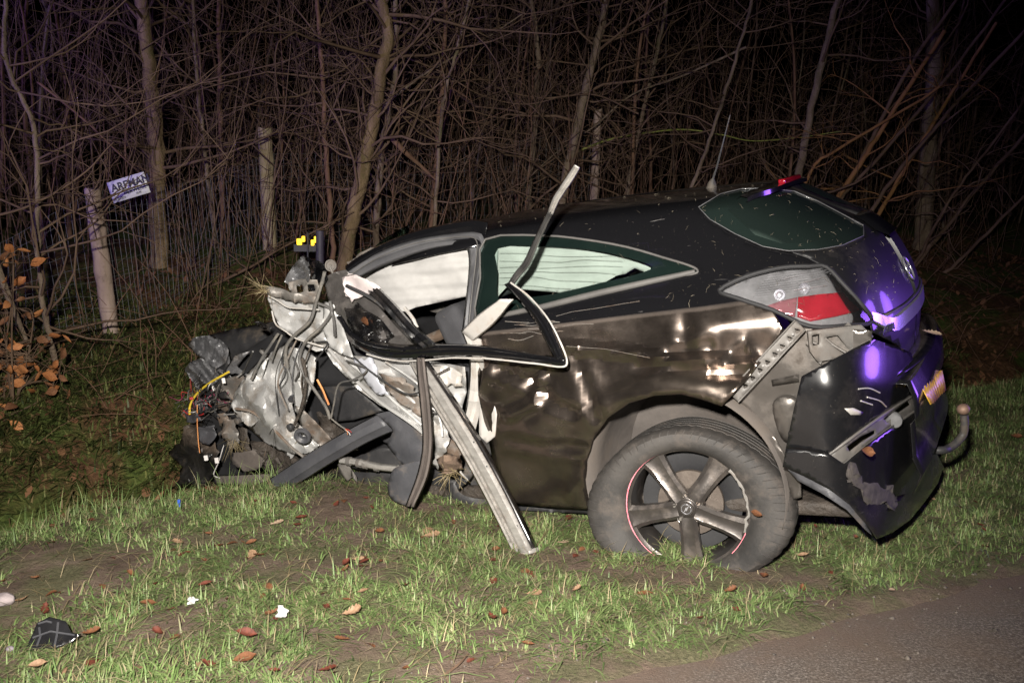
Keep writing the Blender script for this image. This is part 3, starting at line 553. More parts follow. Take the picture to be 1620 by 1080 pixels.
# materials
def paint(name, base=(.006, .006, .007), dust=(.060, .050, .043), amt=.35, lower=None, rough=.16, scr=True):
    m, t, b = nmat(name)
    f = ramp(t, noise(t, 3.5, 8, .72), [(.72 - amt * .5, 0.0), (1.0 - amt * .35, .8)])
    if lower:   # below the shoulder crease: dust, plus a bronze metal tone imitating reflected lit ground
        tc = t.nodes.new('ShaderNodeTexCoord'); sp = t.nodes.new('ShaderNodeSeparateXYZ'); t.links.new(tc.outputs['Object'], sp.inputs[0])
        a = node(t, 'ShaderNodeMath', operation='MULTIPLY_ADD'); a.inputs[1].default_value = lower[2]; t.links.new(sp.outputs[0], a.inputs[0]); t.links.new(sp.outputs[2], a.inputs[2])
        mr = node(t, 'ShaderNodeMapRange'); mr.inputs[1].default_value = lower[0] + .02; mr.inputs[2].default_value = lower[0]; mr.inputs[3].default_value = 0; mr.inputs[4].default_value = lower[1]; t.links.new(a.outputs[0], mr.inputs[0])
        v = node(t, 'ShaderNodeMath', operation='MULTIPLY'); t.links.new(mr.outputs[0], v.inputs[0]); t.links.new(ramp(t, noise(t, 3.2, 8, .72), [(.30, .45), (.66, 1.0)]), v.inputs[1])
        mx = node(t, 'ShaderNodeMath', operation='MAXIMUM'); t.links.new(f, mx.inputs[0]); t.links.new(v.outputs[0], mx.inputs[1]); f = mx.outputs[0]
    col = mixc(t, f, base, dust)
    gn = t.nodes.new('ShaderNodeNewGeometry'); gz = t.nodes.new('ShaderNodeSeparateXYZ'); t.links.new(gn.outputs['Normal'], gz.inputs[0])      # settled dust on level tops
    dz = node(t, 'ShaderNodeMath', operation='MULTIPLY'); t.links.new(ramp(t, gz.outputs[2], [(.955, 0.0), (.995, .7)]), dz.inputs[0]); t.links.new(ramp(t, noise(t, 14, 6, .7), [(.35, .3), (.65, 1.0)]), dz.inputs[1]); col = mixc(t, dz.outputs[0], col, (.11, .095, .08))
    if scr:     # pale scratches and specks
        s1 = ramp(t, noise(t, 9, 3, .5, dist=.6, stretch=(.8, 1, 11, (0, .12, 0))), [(.70, 0.0), (.735, 1.0)]); s2 = ramp(t, noise(t, 2.6, 3), [(.52, 0.0), (.66, 1.0)])
        ml = node(t, 'ShaderNodeMath', operation='MULTIPLY'); t.links.new(s1, ml.inputs[0]); t.links.new(s2, ml.inputs[1]); col = mixc(t, ml.outputs[0], col, (.30, .29, .28))
        sk = ramp(t, noise(t, 190, 2, .5), [(.735, 0.0), (.76, .8)]); col = mixc(t, sk, col, (.16, .14, .12))
    if lower:   # bright brushed scuff along the wheel-arch flare
        sx = node(t, 'ShaderNodeVectorMath', operation='DISTANCE'); sx.inputs[1].default_value = (-.03, 0, .27); cb = node(t, 'ShaderNodeCombineXYZ'); t.links.new(sp.outputs[0], cb.inputs[0]); t.links.new(sp.outputs[2], cb.inputs[2]); t.links.new(cb.outputs[0], sx.inputs[0])
        rg = ramp(t, sx.outputs['Value'], [(.385, 0.0), (.42, 1.0), (.50, 1.0), (.545, 0.0)]); zz = node(t, 'ShaderNodeMapRange'); zz.inputs[1].default_value = .50; zz.inputs[2].default_value = .66; t.links.new(sp.outputs[2], zz.inputs[0])
        g1 = node(t, 'ShaderNodeMath', operation='MULTIPLY'); t.links.new(rg, g1.inputs[0]); t.links.new(zz.outputs[0], g1.inputs[1]); g2 = node(t, 'ShaderNodeMath', operation='MULTIPLY'); t.links.new(g1.outputs[0], g2.inputs[0]); t.links.new(ramp(t, noise(t, 7, 5, .65, stretch=(1, 1, 5)), [(.40, 0.0), (.62, .85)]), g2.inputs[1])
        col = mixc(t, g2.outputs[0], col, (.24, .20, .165)); mm = node(t, 'ShaderNodeMath', operation='MULTIPLY'); mm.inputs[1].default_value = 1.03; mm.use_clamp = True; m3 = node(t, 'ShaderNodeMath', operation='MAXIMUM'); t.links.new(mr.outputs[0], mm.inputs[0]); t.links.new(mm.outputs[0], m3.inputs[0]); t.links.new(g2.outputs[0], m3.inputs[1]); t.links.new(m3.outputs[0], b.inputs['Metallic'])
    t.links.new(col, b.inputs['Base Color']); t.links.new(ramp(t, f, [(0, rough), (1, .31 if lower else .38)]), b.inputs['Roughness'])
    b.inputs['Coat Weight'].default_value = .08 if lower else .6; b.inputs['Coat Roughness'].default_value = .07
    bump(t, b, noise(t, 2.2, 3), .12, .03); return m
PAINT = paint('black_car_paint', amt=.25); PAINTQ = paint('dusty_black_paint_bronze_sheen', dust=(.33, .272, .235), amt=.02, lower=(.985, .92, .05), rough=.10)
PAINTD = paint('dusty_torn_black_paint', amt=.55, rough=.25); PAINTG = paint('glossy_black_trim_paint', amt=.22, rough=.08, scr=True)
BUMP = paint('black_bumper_paint', base=(.008, .008, .009), dust=(.05, .044, .041), amt=.45, rough=.24)
SILV = M('silver_body_metal', (.40, .397, .39), (.50, .497, .49), .42, .35, vs=5, bs=22, bst=.22, bd=.010, dirt=(.20, .165, .13), dirt_amt=.26, dirt_scale=6, coat=.2)
SILVD = M('muddy_silver_metal', (.17, .158, .145), (.31, .293, .272), .5, .3, vs=6, bs=18, bst=.5, bd=.012, dirt=(.15, .105, .075), dirt_amt=.5, dirt_scale=6)
CREAM = M('pale_inner_paint', (.31, .295, .275), (.46, .44, .415), .45, 0, vs=5, bs=30, bst=.25, dirt=(.26, .20, .15), dirt_amt=.22, dirt_scale=5)
WHITEM = M('brushed_sill_metal', (.32, .305, .285), (.50, .48, .455), .36, .5, vs=16, bs=90, bst=.25, stretch=(1, 1, 3), dirt=(.22, .18, .15), dirt_amt=.15, dirt_scale=9)
RUB = M('grey_rubber_seal', (.055, .055, .06), (.10, .10, .105), .55, bs=120, bst=.2)
SEAL = M('dusty_window_trim', (.065, .062, .06), (.11, .105, .10), .6, bs=90, bst=.2)
PLAS = M('black_plastic', (.020, .020, .022), (.045, .044, .045), .5, bs=150, bst=.25, dirt=(.10, .08, .06), dirt_amt=.22, dirt_scale=6)
PLASG = M('charcoal_plastic', (.04, .041, .047), (.075, .075, .082), .5, bs=90, bst=.3, dirt=(.13, .105, .085), dirt_amt=.18, dirt_scale=5)
GREYP = M('grey_plastic', (.085, .08, .075), (.15, .14, .13), .5, bs=60, bst=.2, dirt=(.11, .09, .075), dirt_amt=.25)
INNER = M('dusty_inner_panel', (.07, .063, .057), (.14, .127, .115), .34, .6, vs=4, bs=30, bst=.2, dirt=(.075, .062, .052), dirt_amt=.3, coat=.3)
MUDDY = M('muddy_underbody', (.026, .021, .017), (.070, .056, .045), .7, vs=9, bs=22, bst=1.0, bd=.02)
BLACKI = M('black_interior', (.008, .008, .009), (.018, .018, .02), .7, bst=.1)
RUBT = M('dusty_tyre_rubber', (.016, .015, .0145), (.050, .045, .041), .70, vs=5, bs=70, bst=.35, bd=.004, dirt=(.080, .067, .058), dirt_amt=.28, dirt_scale=9)
RIMM = M('dark_alloy', (.055, .049, .046), (.11, .098, .09), .34, .6, vs=6, bs=60, bst=.15, dirt=(.12, .10, .086), dirt_amt=.3, dirt_scale=7, coat=.3)
DISC = M('rusty_disc', (.075, .06, .05), (.15, .125, .105), .5, .5, vs=9, bst=.2)
STEEL = M('bare_steel', (.30, .28, .26), (.46, .44, .41), .35, .8, vs=14, bs=60, bst=.2, dirt=(.25, .15, .09), dirt_amt=.25, dirt_scale=9)
BAG = M('white_airbag_cloth', (.34, .333, .323), (.41, .403, .393), .9, vs=9, bs=240, bst=.25, bd=.003)
PINK = M('pink_pinstripe', (.75, .16, .22), (.85, .35, .40), .5, vs=30, bst=0)
CHRM = M('brushed_chrome_strip', (.50, .50, .54), (.66, .66, .70), .22, .75, bst=.05)
LETM = M('dark_chrome_letters', (.10, .10, .12), (.2, .2, .22), .25, .8, bst=0)
PNK = M('pink_lamp_glass', (.22, .07, .085), (.32, .14, .155), .15, .4, bs=40, bst=.3)
RED = M('red_lens', (.16, .003, .008), (.27, .008, .018), .12, 0, bs=200, bst=.35, bd=.003, coat=.5)
LAMPB = M('lamp_reflector', (.20, .20, .205), (.42, .42, .43), .2, .6, vs=12, bs=40, bst=.3)
GLASSQ = glass('tinted_side_glass', (.80, .89, .85)); GLASSD = glass('dark_rear_glass', (.55, .66, .62), .03, 1.0, (.020, .031, .028), .40); GLASSL = glass('clear_lamp_lens', (.95, .95, .96), .04, 1.0, (.5, .5, .52), .015); GLASSW = glass('broken_windscreen_glass', (.45, .66, .58), .08)
FRIT = M('black_glass_border', (.008, .012, .012), (.012, .018, .017), .12, bst=0, coat=.4)

# ---- crumpled sheet, swept band, wire: shapes with a depth of their own in car space
def cdt(poly, step, holes=(), seed=0, grid=None):
    B = resample(poly, step); pts = [tuple(p[:2]) for p in B]; ed = [(k, (k + 1) % len(B)) for k in range(len(B))]
    for h in holes:
        H = resample(h, step); s = len(pts); pts += [tuple(p[:2]) for p in H]; ed += [(s + k, s + (k + 1) % len(H)) for k in range(len(H))]
    lo = B.min(0); hi = B.max(0); r = np.random.default_rng(seed)
    gx, gy = np.meshgrid(np.arange(lo[0], hi[0], step), np.arange(lo[1], hi[1], step)); G = np.stack([gx.ravel(), gy.ravel()], -1) + r.uniform(-.3, .3, (gx.size, 2)) * step
    if len(G):
        k = inpoly(G, B[:, :2]) & (segdist(G, B[:, :2]) > step * .45)
        for h in holes: k &= ~inpoly(G, h) & (segdist(G, np.asarray(h, float)) > step * .45)
        pts += [tuple(p) for p in G[k]]
    v, e, f, *_ = delaunay_2d_cdt([Vector(p) for p in pts], ed, [], 0, 1e-5)
    v = np.array([tuple(p) for p in v]); f = np.array([tuple(t) for t in f]); c = v[f].mean(1); k = inpoly(c, B[:, :2])
    for h in holes: k &= ~inpoly(c, h)
    f = f[k]; a = v[f]; ar = (a[:, 1, 0] - a[:, 0, 0]) * (a[:, 2, 1] - a[:, 0, 1]) - (a[:, 1, 1] - a[:, 0, 1]) * (a[:, 2, 0] - a[:, 0, 0]); f[ar > 0] = f[ar > 0][:, ::-1]     # front faces the camera (pixel y runs down)
    return v, f
def fold(P, sc, seed, n=6, ang=None):
    r = np.random.default_rng(seed); o = 0
    for k in range(n):
        a = r.uniform(0, math.pi) if ang is None else r.normal(ang, .38); s = sc * r.uniform(.6, 1.7); x = (P[:, 0] * math.cos(a) + P[:, 1] * math.sin(a)) / s + r.uniform(0, 2) + .5 * vnoise(P[:, 0] / sc / 1.3, P[:, 1] / sc / 1.3, seed + k)
        o = o + (np.abs((x % 2) - 1) - .5) * r.uniform(.4, 1)
    return o / n * 2
def sheet(name, poly, y, mat, parent=None, amp=.02, sc=55, th=.003, step=6, tx=0, ty=0, bulge=0, holes=(), seed=0, sharp=28, smoothpoly=False, edge=0, ref=None, ang=None):
    if smoothpoly: poly = curve(poly, 4, True)
    v, f = cdt(poly, step, holes, seed); c = np.asarray(ref if ref is not None else np.mean(np.asarray(poly, float), 0)); r = np.random.default_rng(seed + 9)
    yy = (y(v) if callable(y) else y) + tx * (v[:, 0] - c[0]) / 100 + ty * (v[:, 1] - c[1]) / 100 + 1.7 * amp * fold(v, sc, seed, 4, ang) + .25 * amp * fold(v, sc * .38, seed + 50)
    if bulge: dd = segdist(v, np.asarray(poly, float)); yy = yy + bulge * (1 - (1 - np.clip(dd / max(1, dd.max()), 0, 1)) ** 2)
    if edge: v = v + r.normal(0, edge, v.shape) * (segdist(v, np.asarray(poly, float)) < .5)[:, None]
    return mk(name, catv(v, yy), f, mat, parent or CAR, True, sharp, thick=th)
def band(name, L, R, y, mat, prof, parent=None, th=.0025, n=6, seed=0, jit=0.0, sharp=30):
    """a strip traced by its two edges; prof = [(0..1 across, height towards the viewer)]"""
    L = curve(L, n); R = curve(R, n); m = len(L); yy = np.interp(np.linspace(0, 1, m), np.linspace(0, 1, len(y)), y) if not np.isscalar(y) else np.full(m, y)
    yy = yy + jit * (vnoise(np.arange(m) * .7, np.zeros(m), seed) - .5); V = []
    for i in range(m):
        for (t, h) in prof: V.append(cat(*lerp(L[i], R[i], t), yy[i] + h))
    k = len(prof); F = [(i * k + j, i * k + j + 1, (i + 1) * k + j + 1, (i + 1) * k + j) for i in range(m - 1) for j in range(k - 1)]
    # orientation: face the camera
    a, b, c = (np.array(V[q]) for q in F[0][:3])
    if np.cross(b - a, c - a) @ (CO - a) < 0: F = [q[::-1] for q in F]
    return mk(name, V, F, mat, parent or CAR, True, sharp, thick=th)
def wire(name, pts, y, rad, mat, parent=None, n=6, k=6):
    P = curve([cat(p[0], p[1], (p[2] if len(p) > 2 else y)) for p in pts], n); return MB().tube(P, rad, k).build(name, mat, parent or CAR, 60)
def lathe(prof, segs, f=None, a0=0, a1=2 * math.pi, closed=True):
    """prof = [(radius, axial)] around the local y axis"""
    V = []; k = len(prof); n = segs if closed else segs + 1
    for i in range(n):
        a = a0 + (a1 - a0) * i / segs
        for (r_, y_) in prof:
            p = (r_ * math.cos(a), y_, r_ * math.sin(a)); V.append(f(p, a, r_, y_) if f else p)
    F = [(i * k + j, i * k + j + 1, ((i + 1) % n) * k + j + 1, ((i + 1) % n) * k + j) for i in range(segs) for j in range(k - 1)]
    return V, F
# ---- body shell: a control net of the left half, front to rear and centre line to sill
NET = np.array([
 [(1.45, 0, 1.388), (1.45, .30, 1.382), (1.42, .52, 1.345), (1.42, .60, 1.29), (1.45, .74, 1.05), (1.45, .80, .95), (1.45, .865, .70), (1.45, .855, .45), (1.45, .80, .18)],
 [(.90, 0, 1.420), (.90, .30, 1.412), (.90, .52, 1.385), (.90, .612, 1.33), (.90, .735, 1.07), (.90, .80, .97), (.90, .868, .70), (.90, .858, .45), (.90, .80, .18)],
 [(.40, 0, 1.424), (.40, .30, 1.416), (.40, .515, 1.390), (.40, .615, 1.32), (.40, .735, 1.09), (.40, .805, .975), (.40, .875, .70), (.40, .865, .45), (.40, .80, .18)],
 [(0, 0, 1.412), (0, .30, 1.406), (0, .49, 1.382), (0, .59, 1.31), (0, .71, 1.11), (0, .795, .98), (0, .885, .70), (0, .87, .45), (0, .80, .18)],
 [(-.25, 0, 1.392), (-.25, .30, 1.387), (-.21, .46, 1.372), (-.19, .555, 1.315), (-.19, .685, 1.125), (-.19, .775, .98), (-.19, .878, .70), (-.24, .865, .45), (-.28, .80, .18)],
 [(-.45, 0, 1.292), (-.445, .28, 1.287), (-.41, .44, 1.27), (-.37, .545, 1.225), (-.35, .655, 1.11), (-.35, .75, .97), (-.37, .855, .70), (-.42, .84, .45), (-.42, .78, .18)],
 [(-.63, 0, 1.185), (-.62, .28, 1.178), (-.585, .44, 1.155), (-.55, .54, 1.125), (-.52, .625, 1.06), (-.50, .705, .955), (-.50, .81, .70), (-.55, .80, .45), (-.55, .75, .18)],
 [(-.725, 0, 1.02), (-.715, .26, 1.02), (-.69, .42, 1.012), (-.655, .52, 1.0), (-.63, .60, .965), (-.61, .665, .90), (-.60, .75, .70), (-.66, .75, .45), (-.65, .70, .18)],
 [(-.77, 0, .85), (-.757, .26, .85), (-.725, .42, .85), (-.69, .50, .842), (-.67, .57, .825), (-.66, .62, .78), (-.68, .66, .65), (-.74, .66, .45), (-.72, .64, .18)],
 [(-.745, 0, .64), (-.735, .26, .64), (-.705, .40, .64), (-.68, .46, .64), (-.66, .52, .64), (-.66, .56, .62), (-.69, .60, .56), (-.74, .62, .42), (-.72, .62, .18)]], float)
def _cr(t):
    return np.stack([-.5 * t ** 3 + t ** 2 - .5 * t, 1.5 * t ** 3 - 2.5 * t ** 2 + 1, -1.5 * t ** 3 + 2 * t ** 2 + .5 * t, .5 * t ** 3 - .5 * t ** 2], -1)
mir = NET[:, 1:2] * np.array([1, -1, 1])
NP = np.concatenate([mir, NET, 2 * NET[:, -1:] - NET[:, -2:-1]], 1); NP = np.concatenate([2 * NP[:1] - NP[1:2], NP, 2 * NP[-1:] - NP[-2:-1]], 0)
def shell(s, a):
    s = np.clip(np.asarray(s, float), 0, 8.9999); a = np.clip(np.asarray(a, float), 0, 7.9999); i = np.floor(s).astype(int); j = np.floor(a).astype(int); ws = _cr(s - i); wa = _cr(a - j); o = 0
    for p in range(4):
        for q in range(4): o = o + (ws[..., p] * wa[..., q])[..., None] * NP[i + p, j + q]
    return o
def shell_n(s, a):
    e = .02; d1 = shell(s + e, a) - shell(s - e, a); d2 = shell(s, a + e) - shell(s, a - e); n = np.cross(d1, d2); n /= np.linalg.norm(n, axis=-1)[..., None] + 1e-9
    c = shell(s, a) - np.array([.2, 0, .7]); n[(n * c).sum(-1) < 0] *= -1; return n
gs, ga = np.meshgrid(np.linspace(0, 9, 170), np.linspace(0, 8, 150), indexing='ij'); GP = shell(gs, ga); GN = shell_n(gs, ga); GX = cpx(GP.reshape(-1, 3)); FR = ((CO - GP) * GN).sum(-1).ravel() > 0
GSA = np.stack([gs.ravel(), ga.ravel()], -1)[FR]; GX = GX[FR]; GD = np.linalg.norm(GP.reshape(-1, 3)[FR] - CO, axis=1)
def hit(pp):
    """photograph pixels on the left flank -> (s, a) of the shell"""
    out = []
    for p in np.asarray(pp, float)[:, :2]:
        d = np.hypot(*(GX - p).T); k = np.argmin(d + 25 * (GD - GD.min()) * (d > 0)); q = GSA[k].copy()
        for _ in range(6):
            e = 1e-3; x0 = cpx(shell(*q)); J = np.stack([(cpx(shell(q[0] + e, q[1])) - x0) / e, (cpx(shell(q[0], q[1] + e)) - x0) / e], -1)
            st = np.linalg.lstsq(J, p - x0, rcond=.02)[0]; q = np.clip(q + np.clip(st, -.25, .25), [0, 0], [8.999, 7.999])
        out.append(q)
    return np.array(out)
QWIN = [(768, 379), (858, 373), (924, 379), (992, 391), (1051, 408), (1090, 420), (1104, 428), (1095, 434), (1036, 442), (947, 462), (858, 484), (800, 496), (753, 504), (760, 440)]
HGL = [(1105, 328), (1140, 307), (1173, 299), (1213, 298), (1257, 303), (1293, 318), (1327, 336), (1366, 357), (1366, 373), (1333, 388), (1293, 395), (1247, 397), (1207, 390), (1163, 370), (1123, 347)]
LAMP = [(1138, 460), (1180, 438), (1237, 424), (1280, 422), (1307, 423), (1333, 450), (1360, 480), (1378, 509), (1340, 515), (1297, 518), (1267, 512), (1223, 491), (1163, 471)]
ARCH = [(934, 800), (928, 760), (930, 727), (940, 693), (963, 660), (997, 637), (1037, 625), (1080, 623), (1113, 632), (1143, 642), (1152, 632)]
REAR = [(1152, 632), (1166, 617), (1200, 575), (1240, 520), (1223, 491)]
hq = lambda P, st=10, cl=True: hit(resample(P, st, cl))
LAc = curve(LAMP, 3, True); lamp_sa = hq(LAc, 9); qw_sa = hq(curve(QWIN[:-1] + [(760, 440)], 3, True), 9); hg_sa = hq(HGL, 9)
arch_sa = hq(ARCH, 9, False); rear_sa = hq(REAR, 9, False)
lampL = hq([(1223, 491), (1163, 471), (1138, 460), (1180, 438), (1237, 424), (1280, 422), (1307, 423)], 9, False)
seam = hq([(1307, 423), (1278, 408), (1247, 397), (1207, 390), (1163, 370), (1123, 347), (1105, 328), (1140, 307), (1173, 299)], 9, False)
lampR = hq([(1307, 423), (1333, 450), (1360, 480), (1378, 509), (1379, 524), (1424, 548)], 9, False)
body_poly = np.vstack([[(0, 0), (0, 3.12), (.5, 3.1), (1.02, 3.08), (1.02, 4), (1.02, 6), (1.02, 7.99)], [(arch_sa[0][0], 7.99)], arch_sa, rear_sa[1:], lampL[1:], seam[1:], [(4.0, 1.2), (4.0, 0)]])
hatch_poly = np.vstack([[(4.0, 0), (4.0, 1.2)], seam[::-1], lampR[1:], [(8.99, lampR[-1][1]), (8.99, 0)]])
DENTS = [(1084, 528, 15, 40, .022), (1168, 560, 46, 34, .055), (1140, 515, 40, 26, -.014), (1000, 520, 70, 30, .014), (1228, 560, 20, 24, .02), (1130, 590, 60, 16, .014), (1210, 545, 26, 26, .018), (985, 590, 60, 40, .012), (840, 610, 45, 40, .032), (900, 700, 40, 70, .010), (830, 730, 40, 30, .022), (1040, 600, 70, 22, -.008), (810, 560, 40, 20, .016)]
def dent(V, Nn):
    p = cpx(V); d = np.zeros(len(V))
    for (cx, cy, rx, ry, h) in DENTS: d += h * np.exp(-((p[:, 0] - cx) / rx) ** 2 - ((p[:, 1] - cy) / ry) ** 2)
    cr = segdist(p, np.array([(880, 548), (980, 556), (1060, 568), (1130, 571), (1205, 578)], float), False); d -= .020 * np.exp(-(cr / 7) ** 2) - .010 * np.exp(-((cr - 18) / 9) ** 2)
    cr = segdist(p, np.array([(1120, 578), (1150, 556), (1176, 540), (1190, 560), (1196, 585)], float), False); d -= .012 * np.exp(-(cr / 6) ** 2)
    ar = segdist(p, np.array(ARCH, float), False); d -= .014 * smooth(46, 22, ar) * (p[:, 1] > 560) - .006 * smooth(9, 2, ar)
    for ln, hh in (([(790, 585), (830, 600), (872, 640), (905, 652)], .014), ([(800, 700), (850, 708), (925, 706)], .010), ([(800, 660), (840, 640), (850, 600)], -.014), ([(905, 560), (930, 620), (945, 660)], .010), ([(1015, 585), (1060, 560), (1120, 545)], .008)):
        cr = segdist(p, np.array(ln, float), False); d += hh * np.exp(-(cr / 9) ** 2) - .6 * hh * np.exp(-((cr - 16) / 8) ** 2)
    fl = smooth(930, 800, p[:, 0]) * smooth(540, 590, p[:, 1]); d += .050 * fl * (fold(p, 50, 5, 4) + .18 * fold(p, 26, 6, 4))
    fq = smooth(470, 520, p[:, 1]) * smooth(880, 960, p[:, 0]); d += .016 * fq * (fbm(p[:, 0] / 55, p[:, 1] / 40, 8, 2) - .4) * 2.2 + .010 * fq * fold(p, 80, 8, 3) * (.35 + smooth(950, 1080, p[:, 0]))
    d += .010 * smooth(880, 780, p[:, 0]) * smooth(500, 560, p[:, 1])
    return V - Nn * d[:, None]
def patch(polys, step):
    """triangulate the (s, a) domain once, with all outlines as constraints"""
    pts = []; ed = []
    for P in polys:
        s0 = len(pts); pts += [(p[0] * 1.0, p[1] * .8) for p in P]; ed += [(s0 + k, s0 + (k + 1) % len(P)) for k in range(len(P))]
    A = np.array(pts); g = np.stack(np.meshgrid(np.arange(0, 9.01, step), np.arange(0, 8.01 * .8, step * .85), indexing='ij'), -1).reshape(-1, 2)
    # finer where the flank is dented
    g2 = np.stack(np.meshgrid(np.arange(.9, 6.2, step / 3), np.arange(4.6 * .8, 8 * .8, step / 3), indexing='ij'), -1).reshape(-1, 2); g = np.vstack([g[~((g[:, 0] > .9) & (g[:, 0] < 6.2) & (g[:, 1] > 3.68))], g2])
    dd = np.min([segdist(g, np.asarray(P) * [1, .8]) for P in polys], 0); g = g[dd > .025]
    v, e, f, *_ = delaunay_2d_cdt([Vector(p) for p in np.vstack([A, g])], ed, [], 0, 1e-6)
    return np.array([tuple(p) for p in v]) / [1, .8], np.array([tuple(t) for t in f])
VSA, FSA = patch([body_poly, hatch_poly, qw_sa, hg_sa, lamp_sa], .14)
CEN = VSA[FSA].mean(1); inQ = inpoly(CEN, qw_sa); inH = inpoly(CEN, hg_sa); inL = inpoly(CEN, lamp_sa); inB = inpoly(CEN, body_poly) & ~inQ & ~inH & ~inL; inT = inpoly(CEN, hatch_poly) & ~inH & ~inL & ~inB
P3 = shell(VSA[:, 0], VSA[:, 1]); N3 = shell_n(VSA[:, 0], VSA[:, 1])
def region(mask, off=0.0, dents=False, both=True, mirror=False):
    F = FSA[mask]; ids = np.unique(F); mp = {k: q for q, k in enumerate(ids)}; V = P3[ids] + N3[ids] * off
    F = np.array([[mp[i] for i in t] for t in F]); nrm = np.cross(V[F[:, 1]] - V[F[:, 0]], V[F[:, 2]] - V[F[:, 0]]); bad = (nrm * N3[ids][F].mean(1)).sum(1) < 0; F[bad] = F[bad][:, ::-1]
    W = V * np.array([1, -1, 1]); G = F[:, ::-1]
    if dents: V = dent(V, N3[ids])
    if mirror: return W, G
    if not both: return V, F
    return np.vstack([V, W]), np.vstack([F, G + len(V)])
def weld(o, d=.0008):
    bm = bmesh.new(); bm.from_mesh(o.data); bmesh.ops.remove_doubles(bm, verts=bm.verts, dist=d); bm.to_mesh(o.data); bm.free(); o.data.polygons.foreach_set('use_smooth', [True] * len(o.data.polygons)); o.data.set_sharp_from_angle(angle=math.radians(35)); return o
body = weld(mk('body_shell', *region(inB, 0, True), PAINTQ, CAR, thick=.003)); body['label'] = 'black roof and dented dusty quarter panels'
hatch = weld(mk('tailgate', *region(inT, -.001), paint('satin_tailgate_paint', dust=(.06, .053, .05), amt=.35, rough=.46), CAR, thick=.003))
MB().tube(shell(np.vstack([seam[:7]])[:, 0], seam[:7, 1]) + shell_n(seam[:7, 0], seam[:7, 1]) * .0008, .0030, 6).build('shut_line', BLACKI, CAR, 60)
def offset_pts(sa, off): return shell(sa[:, 0], sa[:, 1]) + shell_n(sa[:, 0], sa[:, 1]) * off
# side windows: glass with a black printed border, dusty trim round it
def shrink(sa, k, c=None): c = sa.mean(0) if c is None else c; return c + (sa - c) * k
QIN = curve([(786, 391), (858, 389), (930, 394), (990, 406), (1030, 421), (1005, 433), (947, 447), (880, 463), (830, 470), (788, 474), (786, 430)], 3, True); qin_sa = hq(QIN, 9)
qg = mk('quarter_window', *region(inQ, -.004, both=False), GLASSQ, CAR, thick=.0); mk('quarter_window', *region(inQ, -.004, mirror=True), GLASSQ, CAR)
inQb = inQ & ~inpoly(CEN, qin_sa); v_, f_ = cdt(curve(QWIN, 3, True), 6, [QIN]); q_ = hit(v_); P_ = offset_pts(q_, -.008); mk('printed_border', P_, f_, FRIT, qg)
T_ = offset_pts(qw_sa, .002); lo = MB(); lo.tube(np.vstack([T_, T_[:2]]), .0050, 8, False); lo.build('window_trim', SEAL, CAR, 60)
w2 = offset_pts(hq([(1100, 430), (1036, 444), (947, 464), (858, 486), (790, 500)], 8, False), .003); lo = MB(); lo.tube(w2, [.010 + .004 * math.sin(3.1 * k / len(w2)) for k in range(len(w2))], 8); lo.build('waist_trim', SEAL, CAR, 60)
# rear window
hgo = mk('rear_window', *region(inH, -.003), GLASSD, CAR); weld(hgo)
HIN = [(1150, 330), (1180, 314), (1220, 310), (1262, 316), (1300, 334), (1340, 357), (1320, 374), (1280, 382), (1235, 383), (1195, 370)]
v_, f_ = cdt(HGL, 6, [HIN]); q_ = hit(v_); mk('printed_border', offset_pts(q_, -.007), f_, FRIT, hgo)
T_ = offset_pts(hg_sa, .001); lo = MB(); lo.tube(np.vstack([T_, T_[:2]]), .0020, 6, False); lo.build('seal', RUB, hgo, 60)
# roof spoiler lip with the red high brake lamp, wiper cover
sv = []; S0 = 3.93
for a in np.linspace(-2.05, 2.05, 31):
    b = abs(a); sg = -1 if a < 0 else 1; p0 = shell(np.array(S0), np.array(b)); p1 = shell(np.array(4.02), np.array(b)); d = np.array([-.055 * (1 - .5 * (b / 2.05) ** 3), 0, -.004]); m_ = np.array([1, sg, 1])
    sv += [p0 * m_ + [0, 0, .001], p0 * m_ + [-.02, 0, .013], (p1 + d) * m_ + [0, 0, .012], (p1 + d) * m_ + [0, 0, -.006], p1 * m_ + [.0, 0, -.012]]
mk('roof_spoiler', sv, [(5 * i + j, 5 * i + j + 1, 5 * (i + 1) + j + 1, 5 * (i + 1) + j) for i in range(30) for j in range(4)], PAINT, CAR, sharp=50)
sp = shell(np.array(4.0), np.array(0.0)); mb = MB(); mb.box(sp + [-.05, 0, .016], (.03, .30, .022)); o = mb.build('high_brake_lamp', RED, CAR); bv = o.modifiers.new('round', 'BEVEL'); bv.width = .006; bv.segments = 3
wc = shell(np.array(6.15), np.array(0.0)); mb = MB(); pts = [shell(np.array(5.75), np.array(0.0)) + [0, .0, .035], wc + [-.01, .0, .045], wc + [-.06, 0, .03]]
for k, yy in enumerate(np.linspace(-.11, .11, 9)): pass
Vw = []; 
for yy in np.linspace(-.13, .13, 11):
    e_ = math.sqrt(max(0, 1 - (yy / .13) ** 2)); Vw += [shell(np.array(5.62), np.array(0.)) + [0, yy, .004], shell(np.array(5.85), np.array(0.)) + [0, yy, .006 + .028 * e_], wc + [0, yy, .006 + .034 * e_], wc + [-.05, yy, -.02]]
mk('wiper_cover', Vw, [(4 * i + j, 4 * i + j + 1, 4 * i + 5 + j, 4 * i + 4 + j) for i in range(10) for j in range(3)], PAINT, CAR, sharp=60)
